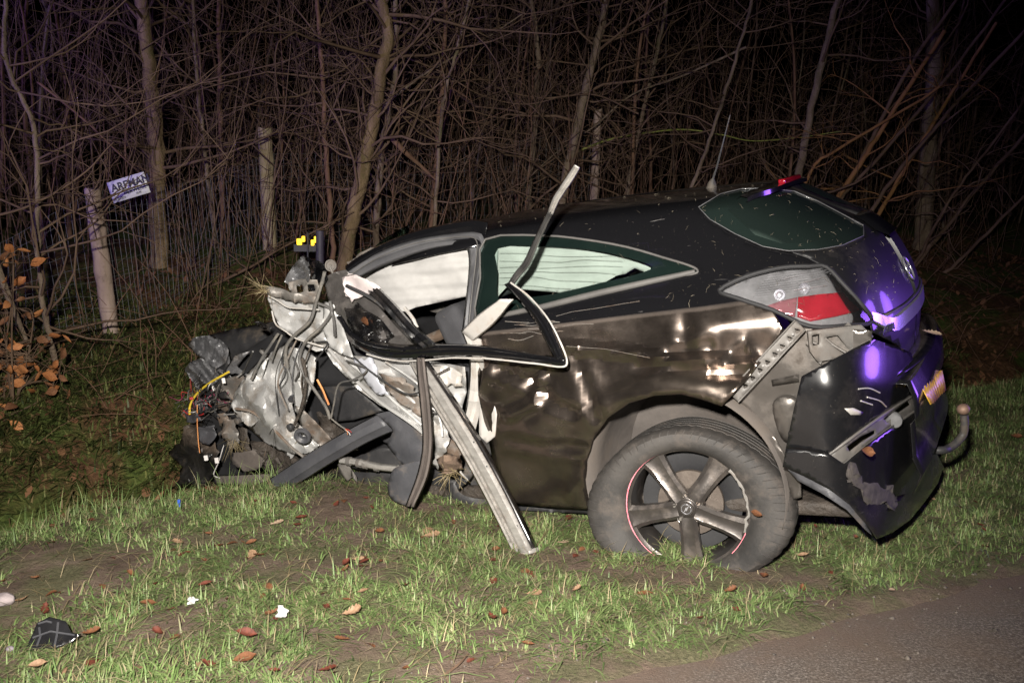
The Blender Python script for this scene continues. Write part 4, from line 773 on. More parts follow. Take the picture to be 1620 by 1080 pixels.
# antenna
ab = shell(np.array(2.92), np.array(0.0)); A0 = ab + [.02, 0, 0]; A1 = cat(1155, 182, .0); mb = MB(); mb.tube([A0 + [0, 0, -.004], A0 + [-.005, 0, .022], A0 + [-.012, 0, .04]], [.026, .018, .006], 12); an = mb.build('antenna', PLAS, CAR); MB().tube([A0 + [-.012, 0, .04], lerp(A0, A1, .3), lerp(A0, A1, .5)], [.0052, .0045, .004], 6).build('mast', PLAS, an); MB().tube([lerp(A0, A1, .5), A1], [.0028, .0022], 5).build('whip', PLASG, an)
# tail lamps
lb = mk('tail_lamp', *region(inL, -.022, both=False), LAMPB, CAR, thick=.002)
mk('tail_lamp', *region(inL, .004, mirror=True), RED, CAR)
PNKP = [(1208, 484), (1235, 474), (1262, 468), (1258, 500), (1240, 497)]; v_, f_ = cdt(PNKP, 6); mk('pink_reflector', offset_pts(hit(v_), -.012), f_, PNK, lb, thick=.002)
REDP = [(1263, 468), (1300, 463), (1335, 460), (1366, 490), (1330, 498), (1283, 507), (1262, 500)]
v_, f_ = cdt(REDP, 6); q_ = hit(v_); mk('red_reflector', offset_pts(q_, -.011), f_, RED, lb, thick=.002)
for (a, b, c, d) in ((1262, 446, 1300, 436), (1256, 456, 1310, 448), (1230, 440, 1262, 433)):
    w_ = offset_pts(hit(np.array([lerp(np.array((a, b), float), np.array((c, d), float), t) for t in np.linspace(0, 1, 7)])), -.014); MB().tube(w_, .004, 6).build('lamp_rib', LAMPB, lb, 60)
for k in range(9):
    w_ = offset_pts(hit(np.array([(lerp(1190 + 3 * k, 1300 + 4 * k, t), 466 - 4.2 * k - t * 16) for t in np.linspace(0, 1, 7)])), -.018); MB().tube(w_, .0016, 5).build('lamp_rib', LAMPB, lb, 60)
for (a, b) in ((1275, 452), (1235, 462)):
    c = offset_pts(hit([(a, b)]), -.016)[0]; V, F = lathe([(0, .0), (.010, .001), (.017, .006), (.021, .014)], 16); mk('bulb_reflector', np.array(V) + c, F, CHRM, lb)
Vl, Fl = region(inL, .004, both=False); dl = segdist(cpx(Vl), LAc); Vl = Vl + np.array([-.25, .95, .18]) * (.022 * (1 - (1 - np.clip(dl / 40, 0, 1)) ** 2))[:, None]; ln = mk('lens', Vl, Fl, GLASSL, lb, thick=.0)
T_ = offset_pts(lamp_sa, .0045); lo = MB(); lo.tube(np.vstack([T_, T_[:2]]), .0085, 8, False); lo.build('lamp_seal', BLACKI, lb, 60)
# chrome strip with lettering, emblem, on the tailgate
def strip_on(pts_top, pts_bot, off, mat, name, parent, n=8):
    a = curve(pts_top, 4); b = curve(pts_bot, 4); V = []
    for p, q in zip(a, b):
        for t, o_ in ((0, -.002), (.06, off), (.94, off), (1, -.002)): V.append(offset_pts(lerp(p, q, t)[None], o_)[0])
    F = [(4 * i + j, 4 * i + j + 1, 4 * i + 5 + j, 4 * i + 4 + j) for i in range(len(a) - 1) for j in range(3)]
    V = np.array(V); W = V * [1, -1, 1]; return mk(name, np.vstack([V, W]), F + [tuple(x + len(V) for x in f[::-1]) for f in F], mat, parent, sharp=40)
s1, s2 = hit([(1374, 493)])[0], hit([(1378, 508)])[0]
st = strip_on([(s1[0], s1[1]), (7.92, 2), (7.9, 1), (7.9, 0)], [(s2[0], s2[1]), (8.22, 2), (8.2, 1), (8.2, 0)], .012, CHRM, 'chrome_strip', CAR)
def on_surface(s, a, off):
    p = offset_pts(np.array([[s, a]]), off)[0]; n_ = shell_n(np.array([s]), np.array([a]))[0]; xd = shell(np.array(s), np.array(a - .1)) - shell(np.array(s), np.array(a + .1)); xd -= n_ * (xd @ n_); xd /= np.linalg.norm(xd); yd = np.cross(n_, xd)
    return Matrix([[xd[i], yd[i], n_[i], p[i]] for i in range(3)] + [[0, 0, 0, 1]])
for k, ch in enumerate('ASTRA'):
    text('letter', ch, .036, 0, 0, 0, LETM, st, .0012, .25, on_surface(8.15, 2.95 - .17 * k, .0125), .0015)
em = on_surface(7.22, .02, .004); mb = MB(); an = np.linspace(0, 2 * math.pi, 33); mb.tube([em @ Vector((.050 * math.cos(t), .050 * math.sin(t), .004)) for t in an], .0045, 8, False); eb = mb.build('emblem', CHRM, CAR, 60)
def bolt(M4, s, z, name, mat, parent):
    pl = [(-1.25, -.12), (-.15, -.12), (-.35, -.38), (1.25, .10), (.15, .12), (.35, .38)]; V = [M4 @ Vector((a * s, b * s, zz)) for zz in (z, z + .004) for a, b in pl]; n_ = 6
    return mk(name, V, [(5, 4, 3, 2, 1, 0)[::-1], tuple(range(11, 5, -1))[::-1]] + [(i, (i + 1) % 6, 6 + (i + 1) % 6, 6 + i) for i in range(6)], mat, parent, False)
bolt(em, .042, .002, 'lightning_bolt', CHRM, eb)
lk = [shell(np.array(7.85), np.array(a)) for a in np.linspace(0, 2.6, 9)]; lk = [p * [1, -1, 1] for p in lk[::-1][:-1]] + lk
MB().tube(np.array(lk) + [-.004, 0, .004], .006, 6).build('tailgate_crease', PLAS, hatch, 60)
# grass clippings flung over roof and tailgate
mb = MB(); r = np.random.default_rng(3)
for k in range(260):
    a, b = r.uniform(870, 1440), r.uniform(300, 520)
    s, q = r.uniform(.6, 7.6), r.uniform(.3, 5.2); p = shell(np.array(s), np.array(q)); n_ = shell_n(np.array([s]), np.array([q]))[0]; t = np.cross(n_, r.normal(size=3)); t /= np.linalg.norm(t); L = r.gamma(2, .0035)
    if r.random() > smooth(.2, 5, s) + .25: continue
    mb.tube([p + n_ * .0015 - t * L, p + n_ * .004 + np.cross(t, n_) * L * r.uniform(-.3, .3), p + n_ * .0015 + t * L], .0003 + .0004 * r.random(), 3)
mb.build('grass_clippings', M('clippings', (.15, .125, .085), (.28, .24, .18), .8, bst=0), CAR, None, kind='stuff')
# ---- rear wheel: flat, squashed tyre on a five-spoke alloy rim
WC = cat(1087, 803, .845); TOE = math.radians(9); CAM = math.radians(5)
def RZ(a): return np.array([[math.cos(a), -math.sin(a), 0], [math.sin(a), math.cos(a), 0], [0, 0, 1]])
def RX(a): return np.array([[1, 0, 0], [0, math.cos(a), -math.sin(a)], [0, math.sin(a), math.cos(a)]])
WR = RZ(TOE) @ RX(CAM)          # local y points out of the car, towards the viewer
def wl(V): return np.asarray(V, float) @ WR.T + WC
RR = .238
V, F = lathe([(RR, .012), (RR + .004, .004), (RR - .004, -.002), (RR - .012, -.006), (RR - .022, -.10), (RR - .020, -.19), (RR, -.20)], 72); wheel = mk('wheel', wl(V), F, RIMM, CAR, thick=.004); wheel['label'] = 'dusty five-spoke alloy wheel with flat tyre'
# tyre: section bulges, lower third collapsed on the ground and pushed out
PROF = [(.232, .006), (.240, .024), (.256, .036), (.280, .040), (.298, .034), (.309, .020), (.314, .004), (.315, -.004)]
for g_ in range(5):
    y0 = -.012 - g_ * .040; PROF += [(.3165, y0), (.317, y0 - .028), (.309, y0 - .030), (.309, y0 - .037)]
PROF += [(.3165, -.214), (.306, -.232), (.28, -.240), (.24, -.225)]
def squash(p, a, r_, y_):
    x, y, z = p; t = (r_ - .226) / .09; ca, sa = math.cos(a), math.sin(a)   # +x is forward (left in the picture), z up
    low = max(0, -sa); side = abs(ca)
    z2 = z * (1 + .015 * t * max(0, sa)); x2 = x * (1 + .30 * t * side * (1 - .3 * sa))
    gz = -.268 + .010 * math.sin(3 * a)
    if z2 < gz: ex = gz - z2; z2 = gz + .12 * ex; y += .75 * ex * (1 if y_ > -.1 else -.6); x2 *= 1 + .9 * ex
    y += .018 * t * low + .004 * math.sin(9 * a) * low + .022 * t * math.exp(-((a - 3.7) / .5) ** 2) + .03 * t * math.exp(-((a - 5.6) / .45) ** 2)
    return (x2, y, z2)
V, F = lathe(PROF, 144, squash); V = np.array(V); kk = len(PROF)
for i in range(144):                                                # tread blocks: sipes across the outer ribs
    if i % 3 == 0: V[i * kk + 5:i * kk + 13] = V[i * kk + 5:i * kk + 13] * [.990, 1, .990]
mk('tyre', wl(V), F, RUBT, wheel, sharp=32)
for i in range(62):                                                 # raised ribs on the sidewall shoulder
    a = i / 62 * 6.283
    if -2.4 < ((a + 3.14) % 6.283 - 3.14) < -.8: continue
    P = [squash((r_ * math.cos(a + da), y_, r_ * math.sin(a + da)), a + da, r_, y_ + .0) for r_, y_, da in ((.283, .041, 0), (.298, .0355, .015), (.310, .020, .03))]
    MB().tube(wl(P), [.0014, .0024, .0018], 4).build('sidewall_rib', RUBT, wheel, 60)
MB().tube(wl([((RR + .007) * math.cos(t), .012, (RR + .007) * math.sin(t)) for t in np.linspace(0, 6.2832, 73)]), .0035, 6, False).build('bead_groove', BLACKI, wheel, 60)
# spokes
ANG = [122, 50, -25, -91, -170]
for k, deg in enumerate(ANG):
    a = math.radians(180 - deg); V = []                             # picture x runs against car x
    for q, (rd, hw, yo) in enumerate(((.038, .036, .004), (.07, .037, .006), (.11, .035, .002), (.16, .038, -.006), (.20, .044, -.010), (.232, .054, -.006))):
        for (sx, dy) in ((-1, -.034), (-1, -.004), (-.62, .006), (-.25, .001), (.25, .001), (.62, .006), (1, -.004), (1, -.034)): V.append((rd * math.cos(a) - sx * hw * math.sin(a), yo + dy, rd * math.sin(a) + sx * hw * math.cos(a)))
    F = [(8 * i + j, 8 * i + j + 1, 8 * i + 9 + j, 8 * i + 8 + j) for i in range(5) for j in range(7)]
    mk('spoke', wl(V), F, RIMM, wheel, sharp=35, thick=.0)
V, F = lathe([(.0, .012), (.030, .012), (.034, .009), (.040, .004), (.060, .002), (.066, -.02), (.066, -.05)], 40); mk('hub', wl(V), F, RIMM, wheel)
V, F = lathe([(0, .0165), (.026, .0155), (.030, .011)], 32); hc = mk('hub_cap', wl(V), F, RIMM, wheel)
MB().tube(wl([(.019 * math.cos(t), .018, .019 * math.sin(t)) for t in np.linspace(0, 6.2832, 25)]), .0016, 6, False).build('emblem_ring', CHRM, wheel, 60)
B4 = Matrix([[*(-WR[i, 0:1]), WR[i, 2], WR[i, 1], WC[i]] for i in range(3)] + [[0, 0, 0, 1]]) @ Matrix.Rotation(.8, 4, 'Z'); bolt(B4, .017, .0165, 'emblem_bolt', CHRM, wheel)
for k in range(5):
    a = math.radians(86 + 72 * k); c = np.array([.050 * math.cos(a), .002, .050 * math.sin(a)]); V, F = lathe([(0, .007), (.007, .007), (.0085, .004), (.0085, -.004), (.013, -.0035), (.014, .001), (.016, .002)], 14); mk('wheel_bolt', wl(np.array(V) + c), F, STEEL, wheel)
V, F = lathe([(.05, -.075), (.13, -.075), (.132, -.078), (.132, -.092)], 48); mk('brake_disc', wl(V), F, DISC, wheel)
mb = MB(); a = math.radians(180 + 12); c = np.array([.115 * math.cos(a), -.062, .115 * math.sin(a) + .02]); mb.box(c, (.055, .06, .11), taper=.85); mb.box(c + [0, .026, .012], (.035, .03, .04)); cp = mb.build('brake_caliper', GREYP, wheel); bv = cp.modifiers.new('round', 'BEVEL'); bv.width = .008; bv.segments = 2
V, F = lathe([(.06, -.12), (.20, -.12), (.205, -.17)], 40); mk('brake_shield', wl(V), F, BLACKI, wheel, thick=.002)
for k, (a0, a1) in enumerate(((68, 178), (178, 236), (-48, -24))):
    t = np.radians(180 - np.linspace(a0, a1, 24)); MB().tube(wl(np.stack([(RR + .001) * np.cos(t), 0 * t + .0135, (RR + .001) * np.sin(t)], -1)), .0028, 6).build('pinstripe', PINK, wheel, 60)
t = np.radians(180 - np.linspace(-24, 40, 16)); rr_ = RR - .004 + .006 * np.random.default_rng(2).normal(size=16) * .5; MB().tube(wl(np.stack([rr_ * np.cos(t), 0 * t + .012, rr_ * np.sin(t)], -1)), .0034 + .002 * np.abs(np.random.default_rng(4).normal(size=16)), 5).build('torn_rim_edge', WHITEM, wheel, 60)
# wheel housing
def liner(p, a, r_, y_): return p
V, F = lathe([(.405, .86), (.400, .70), (.40, .52), (.37, .45), (.05, .44)], 40, None, math.radians(-12), math.radians(200), False)
mk('wheel_housing', np.array(V) + [.03, -.012, .30], F, M('dusty_liner', (.060, .052, .047), (.12, .105, .095), .8, vs=4, bs=35, bst=.5, dirt=(.10, .083, .07), dirt_amt=.35), CAR, thick=.003)

# ---- exposed structure behind the wheel, bracket and bumper
sheet('inner_rear_panel', [(1162, 628), (1240, 522), (1282, 516), (1330, 518), (1380, 524), (1372, 600), (1300, 640), (1262, 700), (1255, 735), (1240, 745), (1213, 690), (1190, 660)], .725, INNER, amp=.008, sc=60, tx=-.025, step=7, seed=4)
sheet('stamped_recess', [(1222, 640), (1240, 625), (1262, 632), (1262, 668), (1248, 700), (1232, 685)], .742, INNER, amp=.004, bulge=.012, seed=5, smoothpoly=True, tx=-.02)
sheet('panel_step', [(1220, 601), (1263, 592), (1264, 604), (1222, 611)], .745, INNER, amp=.0, bulge=.008, seed=6)
sheet('lower_bracket', [(1208, 692), (1226, 690), (1252, 738), (1266, 752), (1268, 786), (1255, 790), (1240, 752), (1222, 722)], .80, INNER, amp=.01, sc=30, seed=7)
# diagonal fixing rail with triangular cut-outs
TR = []; d = np.array([(1160 - 1266) / 9, (628 - 516) / 9.]); nrm = np.array([d[1], -d[0]]) / np.hypot(*d)
for k in range(8):
    p = np.array([1266, 516.]) + d * (k + .5); w_ = 4.5; e = d * .26; TR.append([tuple(p + nrm * w_ - e * (1 if k % 2 else -1)), tuple(p + nrm * w_ + e * (1 if k % 2 else -1)), tuple(p - nrm * w_)])
RAIL = [tuple(np.array([1266, 514.]) + nrm * 11), tuple(np.array([1160, 628.]) + nrm * 11), tuple(np.array([1160, 628.]) - nrm * 11), tuple(np.array([1266, 514.]) - nrm * 11)]
rail = sheet('bumper_rail', RAIL, .80, GREYP, amp=.0, th=.008, holes=TR, step=5, tx=-.05)
for s_ in (-11, 11): wire('rail_edge', [(*(np.array([1266, 514.]) + nrm * s_), .785), (*(np.array([1213, 571.]) + nrm * s_), .81), (*(np.array([1160, 628.]) + nrm * s_), .835)], .8, .0035, GREYP, rail)
for k in range(4):
    p = np.array([1266, 516.]) + d * (1.0 + 2 * k); MB().tube([cat(*p, .80), cat(*p, .815)], [.005, .0045], 10).build('rivet', GREYP, rail, 40)
sup = sheet('bumper_support', [(1279, 524), (1363, 514), (1382, 532), (1358, 562), (1294, 572), (1282, 556)], .735, GREYP, amp=.004, th=.02, tx=-.12, holes=[[(1304, 534), (1326, 530), (1346, 556), (1336, 560)], [(1285, 530), (1297, 528), (1297, 545), (1286, 548)]], seed=9)
for pts in ([(1298, 528), (1318, 545), (1346, 562)], [(1330, 524), (1350, 540), (1366, 552)], [(1346, 518), (1364, 532), (1376, 540)], [(1281, 540), (1300, 546)], [(1283, 556), (1300, 550), (1306, 566)]): wire('support_rib', pts, .745 - .06 * (pts[0][0] > 1320), .005, GREYP, sup)
# bumper: hanging skin in one curved sweep, with a light slot torn open across it
def bump_y(v): return .90 - .0000042 * np.clip(v[:, 0] - 1290, 0, None) ** 2.35 - .05 * smooth(620, 540, v[:, 1]) + .05 * smooth(760, 860, v[:, 1])
UPB = [(1268, 595), (1320, 567), (1380, 536), (1420, 548), (1442, 558), (1449, 590), (1455, 618), (1400, 654), (1350, 690), (1312, 718), (1276, 712), (1243, 709), (1255, 650)]
SLOT = [(1312, 718), (1350, 690), (1400, 654), (1455, 618), (1462, 640), (1420, 668), (1372, 704), (1336, 734)]
LOB = [(1243, 709), (1276, 712), (1312, 718), (1336, 734), (1372, 704), (1420, 668), (1458, 645), (1466, 672), (1478, 708), (1493, 738), (1484, 764), (1462, 795), (1440, 822), (1412, 842), (1388, 852), (1374, 832), (1345, 798), (1311, 773), (1270, 752), (1238, 738)]
bp = sheet('rear_bumper', UPB, bump_y, BUMP, amp=.007, sc=70, th=.004, step=6, seed=11, sharp=50); bp['label'] = 'black rear bumper hanging loose with grazed corner'
sheet('bumper_skin', LOB, lambda v: bump_y(v) + .02, BUMP, bp, amp=.008, sc=56, th=.004, step=6, seed=12, sharp=50)
sheet('bumper_slot', curve(SLOT, 2, True), lambda v: bump_y(v) - .012, GREYP, bp, amp=.010, sc=24, th=.003, step=5, seed=13, holes=[[(1340, 706), (1362, 690), (1384, 680), (1384, 686), (1362, 700), (1344, 714)], [(1398, 662), (1416, 650), (1436, 634), (1440, 640), (1420, 654), (1404, 668)]])
for e_ in (SLOT[:4], [SLOT[7], SLOT[6], SLOT[5], SLOT[4]]): wire('slot_rim', [(a, b, float(bump_y(np.array([[a, b]]))[0]) + .006) for a, b in e_], .9, .005, GREYP, bp)
c = cat(1415, 665, float(bump_y(np.array([[1415, 665]]))[0]) + .0); V, F = lathe([(0, .02), (.022, .018), (.030, .008), (.032, -.02)], 24); mk('fog_lamp', np.array(V) @ RZ(.5).T + c, F, LAMPB, bp)
sheet('graze', [(1338, 738), (1352, 742), (1366, 758), (1384, 762), (1408, 770), (1424, 786), (1414, 806), (1398, 798), (1378, 802), (1356, 776), (1344, 766)], lambda v: bump_y(v) + .026, M('grazed_plastic', (.022, .019, .018), (.070, .060, .055), .9, vs=30, bs=60, bst=.8), bp, amp=.004, sc=7, th=.001, seed=14, edge=4.5)
sheet('torn_inner_edge', [(1243, 738), (1262, 742), (1300, 760), (1340, 788), (1366, 820), (1382, 848), (1368, 836), (1340, 806), (1300, 780), (1262, 760)], lambda v: bump_y(v) + .008, PLASG, bp, amp=.006, sc=16, th=.003, seed=15)
for pts in ([(1358, 615), (1375, 614), (1392, 621)], [(1372, 628), (1392, 634), (1402, 643)], [(1362, 634), (1380, 640)]): wire('scrape', [(a, b, float(bump_y(np.array([[a, b]]))[0]) + .0015) for a, b in pts], .9, .0028, CREAM, bp)
sheet('paint_chip', [(1336, 646), (1350, 645), (1366, 652), (1362, 656), (1346, 656)], lambda v: bump_y(v) + .003, CREAM, bp, amp=0, th=.001)
# the bumper's rear face, seen almost edge on, with plate
def rb(s_, z_): return np.array([-.80 + .10 * abs(s_) ** 3 * 2.2, s_, z_])
V = []; ys = np.linspace(.52, -.72, 22); zs = [.665, .655, .60, .52, .50, .36, .30, .22]; xo = [.06, -.01, -.03, -.03, -.012, -.012, -.035, .0]
for yy in ys:
    for z_, x_ in zip(zs, xo): V.append(rb(yy, z_ - .03 * smooth(.1, .55, yy)) + [x_, 0, 0])
k = len(zs); mk('bumper_rear_face', V, [(k * i + j, k * i + j + 1, k * i + k + 1 + j, k * i + k + j) for i in range(21) for j in range(k - 1)], BUMP, bp, sharp=50, thick=.003)
YEL = M('yellow_plate', (.62, .36, .03), (.72, .45, .05), .35, vs=8, bs=25, bst=.6, bd=.006, stretch=(1, 9, 1), dirt=(.2, .13, .07), dirt_amt=.2)
PQ = [cat(1452, 612, .40), cat(1483, 585, -.08), cat(1489, 617, -.08), cat(1467, 640, .40)]; V = [lerp(lerp(PQ[3], PQ[2], i / 26), lerp(PQ[0], PQ[1], i / 26), j) + np.array([-.012 + .008 * math.sin(i * 2.2), 0, 0]) for i in range(27) for j in (0, 1)]
plate = mk('licence_plate', V, [(2 * i, 2 * i + 1, 2 * i + 3, 2 * i + 2) for i in range(26)], YEL, CAR, thick=.002)
# top of the bumper, a black ledge with litter; tow hook
V = [];
for yy in np.linspace(.50, -.70, 16):
    e = 1 - .35 * abs(yy) ** 2; V += [[-.66, yy, .665], [-.76 * e - .02, yy, .668], [-.80 * e - .02, yy, .655]]
mk('bumper_ledge', V, [(3 * i + j, 3 * i + j + 1, 3 * i + 4 + j, 3 * i + 3 + j) for i in range(15) for j in (0, 1)], BUMP, CAR, thick=.004)
T0 = cat(1478, 712, .10); T1 = cat(1502, 708, .05); T2 = cat(1522, 690, 0); T3 = cat(1526, 672, 0); T4 = cat(1525, 656, 0)
C = curve([T0 + [.25, .0, .0], T0, T1, T2, T3, T4], 8); tw = MB().tube(C, .0165, 12).build('tow_hook', PLAS, CAR, 60)
B = cat(1524, 647, 0); ball = MB(); nb_ = 12; ball.tube([B + [0, 0, .023 * math.sin(t)] for t in np.linspace(-1.5, 1.5, nb_)], [.025 * math.cos(t) + .001 for t in np.linspace(-1.5, 1.5, nb_)], 18); ball.build('tow_ball', M('rusty_steel', (.16, .09, .06), (.30, .2, .15), .6, .4, bst=.4), tw, 60)
# ---- cabin: pillars, seals, airbags, seat, floor
R_ = [(0, 0), (.18, .010), (.42, .003), (.5, -.004), (.58, .003), (.82, .009), (1, -.006)]
band('roof_rail', [(546, 420), (575, 400), (612, 382), (655, 366), (705, 354), (748, 347), (772, 350)], [(548, 434), (580, 413), (615, 398), (655, 384), (705, 373), (748, 370), (768, 374)], [.68, .66, .63, .60, .585, .585, .60], PAINT, [(0, -.06), (.1, -.01), (.5, .008), (.9, .004), (1, -.02)], th=.004)
seal = band('door_seal', [(544, 431), (590, 402), (647, 381), (711, 370), (752, 367), (764, 374), (765, 395), (755, 457), (749, 520)], [(557, 446), (613, 418), (680, 396), (722, 390), (737, 393), (741, 407), (741, 430), (737, 470), (731, 522)], [.68, .65, .61, .59, .59, .60, .62, .68, .73], RUB, R_, th=.006)
wire('chrome_edge', [(551, 436, .69), (598, 408, .66), (652, 386, .62), (712, 376, .60), (744, 375, .60), (754, 382, .61), (754, 400, .63), (747, 460, .69), (741, 520, .74)], .6, .0028, SEAL, seal)
def pleat_and_shade(y0, k=1.0): return lambda v: y0 + k * (.006 * np.sin(v[:, 1] / 3.4 + .02 * v[:, 0] + 2.2 * vnoise(v[:, 0] / 40, v[:, 1] / 25, 3)) + .022 * (fbm(v[:, 0] / 45, v[:, 1] / 30, 4) - .47) + .034 * fold(v, 60, 17, 4))
ab = sheet('curtain_airbag', [(548, 447), (613, 408), (680, 386), (727, 380), (752, 386), (750, 468), (733, 470), (700, 477), (657, 486), (641, 493), (628, 490), (612, 472), (590, 455)], pleat_and_shade(.545), BAG, amp=0, th=.004, step=4, sharp=60); ab['label'] = 'deployed white curtain airbag in the door window'
rb_ = sheet('curtain_airbag', [(780, 384), (888, 384), (947, 391), (1005, 406), (1040, 424), (1020, 431), (1004, 424), (990, 433), (975, 436), (958, 446), (940, 453), (885, 463), (840, 459), (800, 455), (784, 474)], lambda v: pleat_and_shade(.585, .55)(v) - .02 * smooth(900, 1040, v[:, 0]), BAG, amp=0, th=.004, step=4, sharp=60); rb_['label'] = 'white curtain airbag behind the quarter window'
V = [(x, -.58 + .02 * math.sin(9 * x), z) for x in np.linspace(1.0, -.18, 24) for z in (1.28, 1.16, 1.04)]; mk('curtain_airbag', V, [(3 * i + j, 3 * i + j + 1, 3 * i + 4 + j, 3 * i + 3 + j) for i in range(23) for j in (0, 1)], BAG, CAR, thick=.004)
V = [(x, -.62, z) for x in (1.9, .9) for z in (.2, 1.2)]; mk('far_door', V, [(0, 1, 3, 2)], BLACKI, CAR, thick=.03)
for o_, (x0_, x1_, n_, y_) in ((rb_, (790, 985, 6, .606)),):
    for k in range(n_):  # thin dark wires drawn as the shade in the airbag folds
        yp = (400 + 10.5 * k) if o_ is rb_ else (410 + 15 * k); e_ = x1_ - 11 * max(0, k - 2) if o_ is rb_ else x1_; wire('pleat_and_shade', [(lerp(x0_ + (0 if o_ is rb_ else -12 * k + 20), e_, t), yp + 3.0 * math.sin(t * 3 + k) + 4 * t * (o_ is rb_) + r.normal(0, .8), y_ + .004 * math.sin(5 * t + k)) for t in np.linspace(0, 1, 7)], .6, .0007, GREYP, o_, 4, 4)
sheet('pillar_trim', [(766, 388), (787, 388), (783, 486), (762, 494)], .60, M('grey_pillar_trim', (.22, .24, .23), (.30, .32, .31), .7), amp=.003, th=.01)
def rbox(name, c, d, mat, parent, R=None, w=.04):
    o = MB().box(c, d, R).build(name, mat, parent); b = o.modifiers.new('round', 'BEVEL'); b.width = w; b.segments = 4; return o
SEATM = M('charcoal_seat_cloth', (.022, .022, .025), (.05, .05, .055), .9, bs=200, bst=.3); TL = np.array([[math.cos(.35), 0, -math.sin(.35)], [0, 1, 0], [math.sin(.35), 0, math.cos(.35)]])
for yy in (.36, -.36):
    st_ = rbox('seat', (1.42, yy, .46), (.52, .50, .16), SEATM, CAR); rbox('backrest', (1.08, yy, .76), (.15, .50, .60), SEATM, st_, TL.T); rbox('headrest', (.955, yy, 1.14), (.10, .27, .17), SEATM, st_, TL.T)
rs = rbox('rear_seat', (.30, 0, .42), (.40, .80, .16), SEATM, CAR); rbox('backrest', (-.02, 0, .80), (.16, .86, .44), SEATM, rs, TL.T)
rbox('boot_shelf', (-.28, 0, .93), (.42, 1.06, .03), BLACKI, CAR, w=.01)
rbox('floor_pan', (.75, 0, .19), (2.7, 1.42, .06), MUDDY, CAR, w=.02); rbox('dashboard', (1.98, -.05, .80), (.45, 1.25, .30), BLACKI, CAR, w=.08)
rbox('bulkhead', (2.18, -.1, .58), (.06, 1.3, .62), BLACKI, CAR, w=.02); rbox('rear_crossmember', (-.58, 0, .42), (.12, 1.2, .34), MUDDY, CAR, w=.02)
band('window_sill_rail', [(655, 538), (695, 521), (738, 505)], [(668, 548), (700, 537), (738, 520)], .30, SILVD, [(0, 0), (.5, .01), (1, 0)])
sheet('belt_guide', [(678, 492), (700, 480), (716, 482), (700, 497)], .2, GREYP, amp=.0, th=.01)
sheet('windscreen_shard', [(592, 391), (606, 378), (628, 366), (648, 355), (646, 366), (634, 378), (618, 386)], .25, GLASSW, amp=.03, sc=12, th=.005, seed=3, sharp=15)
sheet('torn_header_edge', [(546, 418), (566, 402), (574, 397), (600, 390), (616, 384), (622, 389), (600, 398), (575, 406), (556, 424)], .60, SILVD, amp=.03, sc=14, seed=4, edge=1.2)

# ---- torn door frame: a long trim loop sprung away from the car
FP = [(0, -.012), (.12, .004), (.35, .010), (.5, .004), (.65, .010), (.9, .004), (1, -.012)]
uL = [(908, 260), (897, 277), (884, 297), (874, 313), (866, 334), (857, 352), (842, 384), (828, 413), (814, 431), (804, 447)]; uR = [(918, 266), (907, 285), (894, 304), (884, 320), (875, 340), (866, 357), (851, 390), (839, 419), (823, 438), (812, 452)]
loop = band('door_window_frame', uL[4:], uR[4:], [.972, .96, .945, .93, .925, .92], M('scratched_dark_trim', (.02, .02, .021), (.16, .155, .15), .2, .5, vs=9, stretch=(1, 1, .3), bs=40, bst=.2), FP, th=.004); loop['label'] = 'bent glossy black door window frame sprung outward'
band('frame_tip', uL[:5], uR[:5], [1.03, 1.015, 1.0, .987, .973], WHITEM, FP, loop, th=.003)
band('frame_back', [(797, 450), (819, 473), (845, 506), (866, 546), (876, 566)], [(806, 446), (836, 470), (865, 505), (886, 545), (896, 574)], [.92, .94, .97, 1.0, 1.01], PAINTG, FP, loop, th=.004)
wire('torn_white_edge', [(808, 447, .93), (838, 470, .95), (868, 506, .98), (889, 547, 1.01), (897, 572, 1.02), (888, 580, 1.03), (847, 575, 1.02), (763, 566, .985)], 1.0, .0042, CREAM, loop, 8)
band('frame_bottom', [(895, 566), (847, 559), (763, 546), (690, 543), (640, 545), (600, 538), (565, 520)], [(893, 581), (847, 574), (763, 565), (690, 565), (640, 569), (600, 566), (556, 545)], [1.01, 1.01, .975, .95, .93, .91, .89], PAINTG, FP, loop, th=.004)
wire('torn_white_edge', [(763, 567, .985), (715, 566, .97), (680, 569, .955), (640, 571, .94), (610, 568, .925), (580, 560, .91)], 1.0, .0042, CREAM, loop, 8)
band('upper_pillar', [(729, 524), (758, 496), (790, 473)], [(748, 540), (782, 512), (813, 474)], [.83, .87, .90], CREAM, [(0, 0), (.1, .012), (.9, .012), (1, 0)], th=.003)
band('lower_pillar', [(729, 522), (741, 556), (742, 600), (736, 650), (722, 690)], [(764, 538), (768, 580), (768, 610), (762, 650), (752, 692)], [.83, .83, .82, .82, .82], CREAM, [(0, -.02), (.1, .01), (.4, .014), (.6, .002), (.9, .012), (1, -.02)], th=.003, jit=.03)
sheet('pillar_foot', [(758, 645), (782, 640), (786, 655), (783, 690), (770, 701), (758, 688)], .845, CREAM, amp=.012, sc=16, seed=21)
skin = sheet('door_skin', [(512, 440), (530, 430), (548, 427), (562, 446), (584, 444), (602, 458), (622, 480), (655, 520), (688, 548), (660, 556), (590, 563), (556, 546), (536, 508), (518, 470)], .86, M('scuffed_door_paint', (.030, .028, .027), (.10, .092, .088), .26, vs=5, bs=14, bst=.5, bd=.012, dirt=(.11, .098, .09), dirt_amt=.26, dirt_scale=6, coat=.3), amp=.075, sc=52, seed=22, step=4, sharp=26); skin['label'] = 'crumpled dusty grey door skin folded over the wing'
wire('door_seal_strip', [(548, 452, .93), (585, 470, .94), (615, 492, .95), (645, 522, .95), (672, 550, .95)], .93, .009, PLAS, skin)
